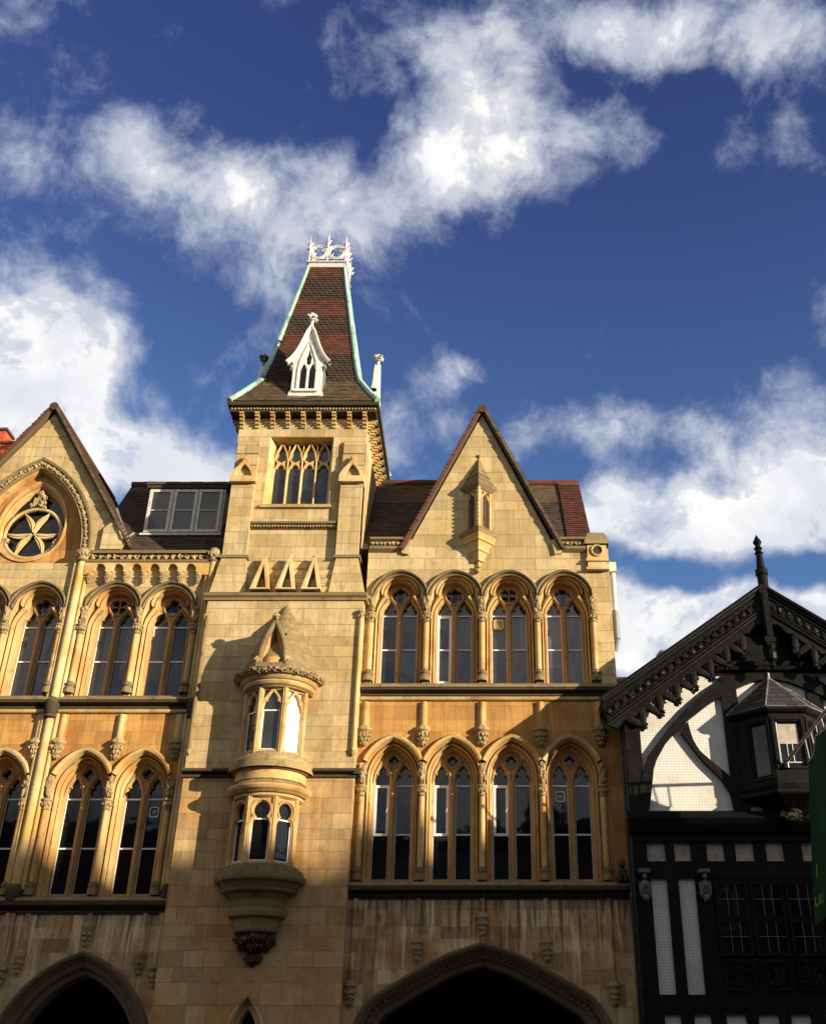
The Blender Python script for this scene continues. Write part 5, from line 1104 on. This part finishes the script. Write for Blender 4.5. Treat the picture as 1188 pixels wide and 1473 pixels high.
for k in range(8):
    a = 4.58 + k * .69; b = a + .57
    if b > HX1 - .1: break
    for z0, z1 in ((4.50, 5.10), (3.83, 4.42)):
        m = MB(); t = .05; y = HF - .02; m.plate(rect(a - .04, b + .04, z0 - .03, z1 + .04), [rect(a + .02, b - .02, z0 + .02, z1 - .02)], y, HF + .028, 0); w = m.build('lattice_window', BLACK, H, False)
        m = MB(); m.box(a, b, HF + .012, HF + .02, z0, z1); m.build('pane', GLASSD, w, False)
        m = MB()
        for q in (.36, .68): m.box(a + (b - a) * q - .006, a + (b - a) * q + .006, HF - .012, HF + .011, z0 + .02, z1 - .02)
        m.box(a + .02, b - .02, HF - .01, HF + .012, z0 + (z1 - z0) * .52, z0 + (z1 - z0) * .52 + .012); m.build('leading', LEADING, w, False)
    m = MB(); m.plate(rect(a, b, 3.2, 3.72), [rect(a + .05, b - .05, 3.25, 3.67)], HF - .015, HF + .029)
    for i in range(22): m.lump((random.uniform(a + .08, b - .08), HF + .02, random.uniform(3.28, 3.64)), .05, .025, .04, .5)
    m.build('carved_panel', BLACK, H, False)
for x in (3.20, 4.36):                                # little carved figures bracketing the posts
    m = MB(); y = HF - .10; m.lump((x, y, 5.02), .085, .08, .16, .12); m.lump((x, y - .03, 5.22), .05, .055, .06, .08); m.lump((x - .08, y, 4.98), .045, .05, .16, .2); m.lump((x + .08, y, 4.98), .045, .05, .16, .2); m.lump((x, y, 4.84), .07, .06, .08, .2)
    m.tube([(x - .05, y - .07, 5.0), (x, y - .10, 5.06), (x + .05, y - .07, 5.0)], .022, 6); m.box(x - .11, x + .11, y - .06, HF, 5.29, 5.36); m.build('carved_figure', plain('worn_grey_figure_paint', (.10, .092, .08), .6, .3, .3, 14) if 'worn_grey_figure_paint' not in MATS else MATS['worn_grey_figure_paint'], H)
m = MB(); m.tube([(2.78, -0.95, 8.5), (2.98, -0.5, 8.2), (3.0, -.42, 8.0), (3.0, -.42, 0.1)], .045, 10)
for z in (7.6, 6.4, 4.9, 3.4): m.tube([(3.0, -.42, z), (3.0, -.42, z + .09)], .058, 10)
m.build('drainpipe', BLACKM, H)
m = MB(); m.tube([(3.015, -.62, 8.5), (3.015, -.62, 0.1)], .028, 8); m.build('cable_pipe', BLACKM, H)
# gable oriel
PLAN = [(5.34, HF), (5.91, -1.32), (6.63, -1.32), (7.20, HF)]
def ringp(k, z): return [(6.27 + (x - 6.27) * k, HF + (y - HF) * k, z) for x, y in PLAN]
m = MB(); m.loft([ringp(k, z) for k, z in ((.10, 6.34), (.35, 6.42), (.8, 6.62), (1.04, 6.70), (1.08, 6.74), (1.08, 6.80), (1.0, 6.84), (1.03, 6.9), (.985, 6.92))]); m.add(ringp(.9, 6.9), [[0, 1, 2, 3]]); m.add(ringp(.2, 6.345), [[0, 1, 2, 3]]); oo = m.build('oriel', BLACK, H, False, origin=(6.27, HF, 6.34), label='small black timber oriel with a slate cap')
m = MB(); m.foliage((6.2, HF - .2, 6.36), .2, .16, .14, 16); m.build('carved_boss', plain('worn_gilt_carving', (.12, .10, .05), .5, .4, .4, 16), oo)
for (a, b), (u0, u1, z0, z1) in zip(zip(PLAN, PLAN[1:]), ((.33, .67, 7.12, 8.16), (.13, .58, 7.30, 8.16), (.10, .45, 7.12, 8.16))):
    A_, B_ = Vector((*a, 0)), Vector((*b, 0)); u = (B_ - A_).normalized(); nn = Vector((u.y, -u.x, 0)); ln = (B_ - A_).length
    xf = lambda x, y, z: tuple(A_ + u * x - nn * y + Vector((0, 0, z)))
    m = MB(xf); m.plate(rect(0, ln, 6.9, 8.36), [rect(u0, u1, z0, z1)], 0, .10, .03); m.plate(rect(u0 - .10, u1 + .10, z0 - .10, z1 + .10), [rect(u0 - .05, u1 + .05, z0 - .05, z1 + .05)], -.025, -.001)
    w = m.build('oriel_window', BLACK, oo, False)
    m = MB(xf); m.quad((u0 - .02, .06, z0 - .02), (u1 + .02, .06, z0 - .02), (u1 + .02, .065, z1 + .02), (u0 - .02, .065, z1 + .02)); m.quad((u0 - .02, .09, z0 - .02), (u1 + .02, .09, z0 - .02), (u1 + .02, .09, z1 + .02), (u0 - .02, .09, z1 + .02)); m.build('pane', GLASSD, oo, False)
    if ln < .8:
        m = MB(xf); m.box(u0 + .03, u1 - .03, .04, .055, z0 + .42, z1 - .03); m.build('netted_panel', INFILL_BROWN, oo, False); m = MB(xf); m.box(u0 - .01, u0 + .02, .03, .058, z0, z1); m.box(u0 + .03, u1, .03, .058, z0 + .03, z0 + .05); m.box(u0 + .16, u0 + .175, .03, .058, z0 + .05, z0 + .42); m.box(u0 + .27, u0 + .285, .03, .058, z0 + .05, z0 + .42); m.build('glazing_bar', GREYF, oo, False)
m = MB(); m.loft([ringp(k, z) for k, z in ((1.0, 8.34), (1.10, 8.37), (1.16, 8.42), (1.16, 8.47), (.9, 8.5))]); m.add(ringp(1.0, 8.36), [[0, 1, 2, 3]]); m.build('oriel_eaves', BLACK, oo, False)
E4 = ringp(1.17, 8.48); AP = Vector((6.17, HF - .02, 9.30)); m = MB(); m.add(E4 + [tuple(AP)], [[0, 1, 4], [1, 2, 4], [2, 3, 4]]); ro = m.build('oriel_roof', BLACK, oo, False)
m = MB(); m2 = MB()
for i in range(3):
    a, b = Vector(E4[i]), Vector(E4[i + 1]); u = (b - a).normalized(); w_ = (b - a).length; pa = (AP - a).dot(u); foot = a + u * pa; v = AP - foot; hL = v.length; v.normalize(); n = u.cross(v)
    tiles(m, a + n * .006, u, v, n, 7, lambda q: (pa * q / hL, w_ - (w_ - pa) * q / hL), .21, hL / 7, lift=.018)
for i in range(4): m2.tube([E4[i], tuple(AP)], .022, 6)
for i in range(3): m2.tube([E4[i], E4[i + 1]], .02, 6)
m.build('slates', SLATE, oo, False); m2.build('lead_hip', LEAD, oo); m = MB(); m.lathe([(.05, 9.26), (.03, 9.36), (.045, 9.4), (0, 9.45)], AP.x, AP.y, 8); m.build('finial', LEAD, oo)

# ================================================================== flagpole and flag
def polept(y):
    k = (y + 1.33) / (-3 + 1.33); return Vector((6.12 + k * .40, y, 7.32 + k * .53))
m = MB(); m.tube([polept(-1.28), polept(-4.4)], .033, 10); fp = m.build('flagpole', POLEM, None, origin=tuple(polept(-1.28))); fp['label'] = 'pale wooden flagpole slanting out from the sill of the timber oriel'; fp['category'] = 'flagpole'; WP[fp.name] = Vector(fp.location)
m = MB(); m.lump(tuple(polept(-4.43)), .06, .06, .06, .05); m.build('pole_ball', POLEM, fp)
m = MB(); m.lathe([(.06, 7.2), (.06, 7.35)], 6.12, -1.36, 10); m.build('pole_socket', BLACKM, fp)
m = MB(); fl = []
NU, NV = 44, 40
def flagpt(u, v, off=0.0):
    """u along the pole, v downwards: a heavy banner hanging in folds"""
    y = -2.15 - 1.75 * u; p = polept(y); top = p.z - .10 - .32 * (1 - u) ** 3 - .05 * math.sin(u * 21)
    bot = 4.15 - .35 * u + .15 * math.sin(u * 9); z = top + (bot - top) * v
    f = (.13 * v + .05) * math.sin(u * 17 + 1.2 * v) + .05 * math.sin(u * 31 - v * 2) * v
    return (p.x + .14 * v * v * (1 - u) * 0 + f * .55 + .55 * u * v - .40 * v * (1 - u) + off * -.55, y + f * .35 - .25 * v * u + off * -.83, z)
m.loft([[flagpt(i / NU, j / NV) for i in range(NU + 1)] for j in range(NV + 1)]); m.loft([[flagpt(i / NU, j / NV, -.006) for i in range(NU + 1)] for j in range(NV + 1)])
fg = m.build('flag', GREENF, None, ang=180, origin=flagpt(0, 0)); fg['label'] = 'dark green flag with yellow lettering hanging from the slanting pole'; fg['category'] = 'flag'; WP[fg.name] = Vector(fg.location)
m = MB()
for i in range(9):
    u = i / 8; q = flagpt(u, 0); pp_ = polept(-2.15 - 1.75 * u); m.tube([tuple(pp_), (q[0] + .03, q[1], q[2] - .02)], .012, 5)
m.tube([(flagpt(i / 20, .012)[0], flagpt(i / 20, .012)[1], flagpt(i / 20, .012)[2] + .02 * math.sin(i * 3)) for i in range(21)], .016, 5); m.build('lacing', ROPE, fg)
def letters(txt, u0, du, v0, dv):
    c = bpy.data.curves.new('lettering', 'FONT'); c.body = txt; c.size = 1.0
    ob = bpy.data.objects.new('lettering', c); COL.objects.link(ob); dg = bpy.context.evaluated_depsgraph_get(); me = ob.evaluated_get(dg).to_mesh()
    import bmesh
    bm = bmesh.new(); bm.from_mesh(me); bmesh.ops.subdivide_edges(bm, edges=bm.edges[:], cuts=3); bmesh.ops.triangulate(bm, faces=bm.faces[:])
    q = MB(); q.add([flagpt(u0 + v.co.x * du, v0 - v.co.y * dv, .012) for v in bm.verts], [[a.index for a in f.verts] for f in bm.faces]); bm.free()
    bpy.data.objects.remove(ob); return q.build('lettering', YELLOW, fg, False)
letters('ULES', 0.010, 0.075, 0.90, 0.085); letters('I', 0.03, 0.09, 0.74, 0.12)

# ================================================================== the red brick chimney beyond the left gable
K = thing('brick_chimney_house', 'red brick house behind the left gable with only its ribbed chimney stack in sight', 'house', (-17.2, 10, 0))
m = MB(); m.box(-21, -15.0, 8.5, 13, 0, 15.5); m.build('wall', BRICK, K, False)
m = MB(); m.loft([[(-21, 8.3, 15.5), (-21, 10.8, 18.0), (-21, 13.2, 15.5)], [(-14.9, 8.3, 15.5), (-14.9, 10.8, 18.0), (-14.9, 13.2, 15.5)]], True); m.build('roof', TILE_DARK, K, False)
m = MB(); m.box(-18.0, -16.32, 8.0, 9.2, 14.0, 19.9)
for i in range(6): m.box(-17.95 + i * .3, -17.83 + i * .3, 7.9, 8.0, 15, 19.9)
m.loft([[(-18.0, 7.95, 19.9), (-16.25, 7.95, 19.9), (-16.25, 9.2, 19.9), (-18.0, 9.2, 19.9)], [(-17.9, 8.1, 20.15), (-16.4, 8.1, 20.15), (-16.4, 9.1, 20.15), (-17.9, 9.1, 20.15)]], True); ch = m.build('chimney', BRICK, K, False)
for x, z, w_ in ((-16.62, 21.5, .28), (-16.10, 20.95, .22), (-17.4, 21.5, .28)):
    m = MB(); m.box(x - w_, x + w_, 8.1, 8.1 + 2 * w_, 18.5, z); c_ = m.build('chimney_shaft', BRICK, ch, False)
    m = MB(); m.box(x - w_ - .06, x + w_ + .06, 8.04, 8.16 + 2 * w_, z, z + .09); m.loft([[(x - w_ - .06, 8.04, z + .09), (x + w_ + .06, 8.04, z + .09), (x + w_ + .06, 8.16 + 2 * w_, z + .09), (x - w_ - .06, 8.16 + 2 * w_, z + .09)], [(x - .1, 8.2, z + .16), (x + .1, 8.2, z + .16), (x + .1, 8.3, z + .16), (x - .1, 8.3, z + .16)]], True); m.build('coping', TILE_DARK, ch, False)

# ================================================================== street
def structure(o): o['kind'] = 'structure'; return o
m = MB(); m.quad((-600, -600, -0.16), (600, -600, -0.16), (600, 600, -0.16), (-600, 600, -0.16)); structure(m.build('ground', PAVE, None, False))
m = MB(); m.box(-80, 120, -20, -5, -0.3, -0.12); structure(m.build('road', ASPH, None, False))
m = MB(); m.box(-80, 120, -4.99, 9, -0.3, 0.0); structure(m.build('pavement', PAVE, None, False))
m = MB(); m.box(-80, 120, -40, -20.01, -0.3, 0.0); structure(m.build('pavement', PAVE, None, False))
# the far side of the street, behind the camera: its roofs throw the evening shade over the shopfronts
RENDER = plain('grey_render', (0.30, 0.28, 0.25), .9, .2, .15, 1.5); REDB = plain('dull_red_brick', (0.20, 0.09, 0.06), .9, .2, .2, 3)
ROW = [(-34, -22, 12.0, RENDER, 'grey rendered house across the street, widest of its row'), (-22, -10, 12.6, REDB, 'dull brick house across the street facing the left range'), (-10, 2, 12.2, RENDER, 'grey rendered house across the street facing the tower'), (2, 14, 12.7, REDB, 'dull brick house across the street facing the shop arch'), (14, 24, 12.0, RENDER, 'grey rendered house across the street facing the timber front'),
       (24, 30.4, 12.8, REDB, 'narrow dull brick house towards the far end of the opposite row'), (30.4, 36.6, 14.05, RENDER, 'tall grey house near the far end of the opposite row'), (36.6, 40.2, 15.3, REDB, 'tallest brick house of the opposite row'), (40.2, 45.0, 14.6, RENDER, 'tall grey house with a brick neighbour on each side'), (45.0, 60, 15.9, REDB, 'broad brick house ending the opposite row')]
for a, b, h, mt, lab in ROW:
    o = thing('terraced_house', lab, 'house', ((a + b) / 2, -26, 0), 'houses across the street')
    m = MB(); m.box(a, b, -34, -26, 0, h - 1.2); m.build('wall', mt, o, False)
    m = MB(); m.loft([[(a, -25.9, h - 1.2), (a, -27.2, h), (a, -33, h), (a, -34.1, h - 1.2)], [(b, -25.9, h - 1.2), (b, -27.2, h), (b, -33, h), (b, -34.1, h - 1.2)]], True); m.add([(a, -25.9, h - 1.2), (a, -27.2, h), (a, -33, h), (a, -34.1, h - 1.2)], [[0, 1, 2, 3]]); m.add([(b, -25.9, h - 1.2), (b, -27.2, h), (b, -33, h), (b, -34.1, h - 1.2)], [[0, 1, 2, 3]]); m.build('roof', TILE_DARK, o, False)
    for x, w_ in ((a + .9, .45), (b - 1.3, .6)):
        m = MB(); m.box(x - w_, x + w_, -29.5, -28.6, h - .6, h + .9); c_ = m.build('chimney', REDB, o, False)
        m = MB(); m.lathe([(.14, h + .9), (.16, h + 1.3), (.12, h + 1.3)], x, -29.05, 10); m.build('chimney_pot', REDB, c_)
    n = max(2, int((b - a) / 2.4))
    for i in range(n):
        for z in (4.6, 7.4):
            x = a + (b - a) * (i + .5) / n; m = MB(); m.plate(rect(x - .55, x + .55, z, z + 1.7), [rect(x - .45, x + .45, z + .1, z + 1.6)], -25.94, -25.99); w = m.build('window', FRAME, o, False)
            m = MB(); m.box(x - .45, x + .45, -25.985, -25.975, z + .1, z + 1.6); m.build('pane', GLASSD, w, False)
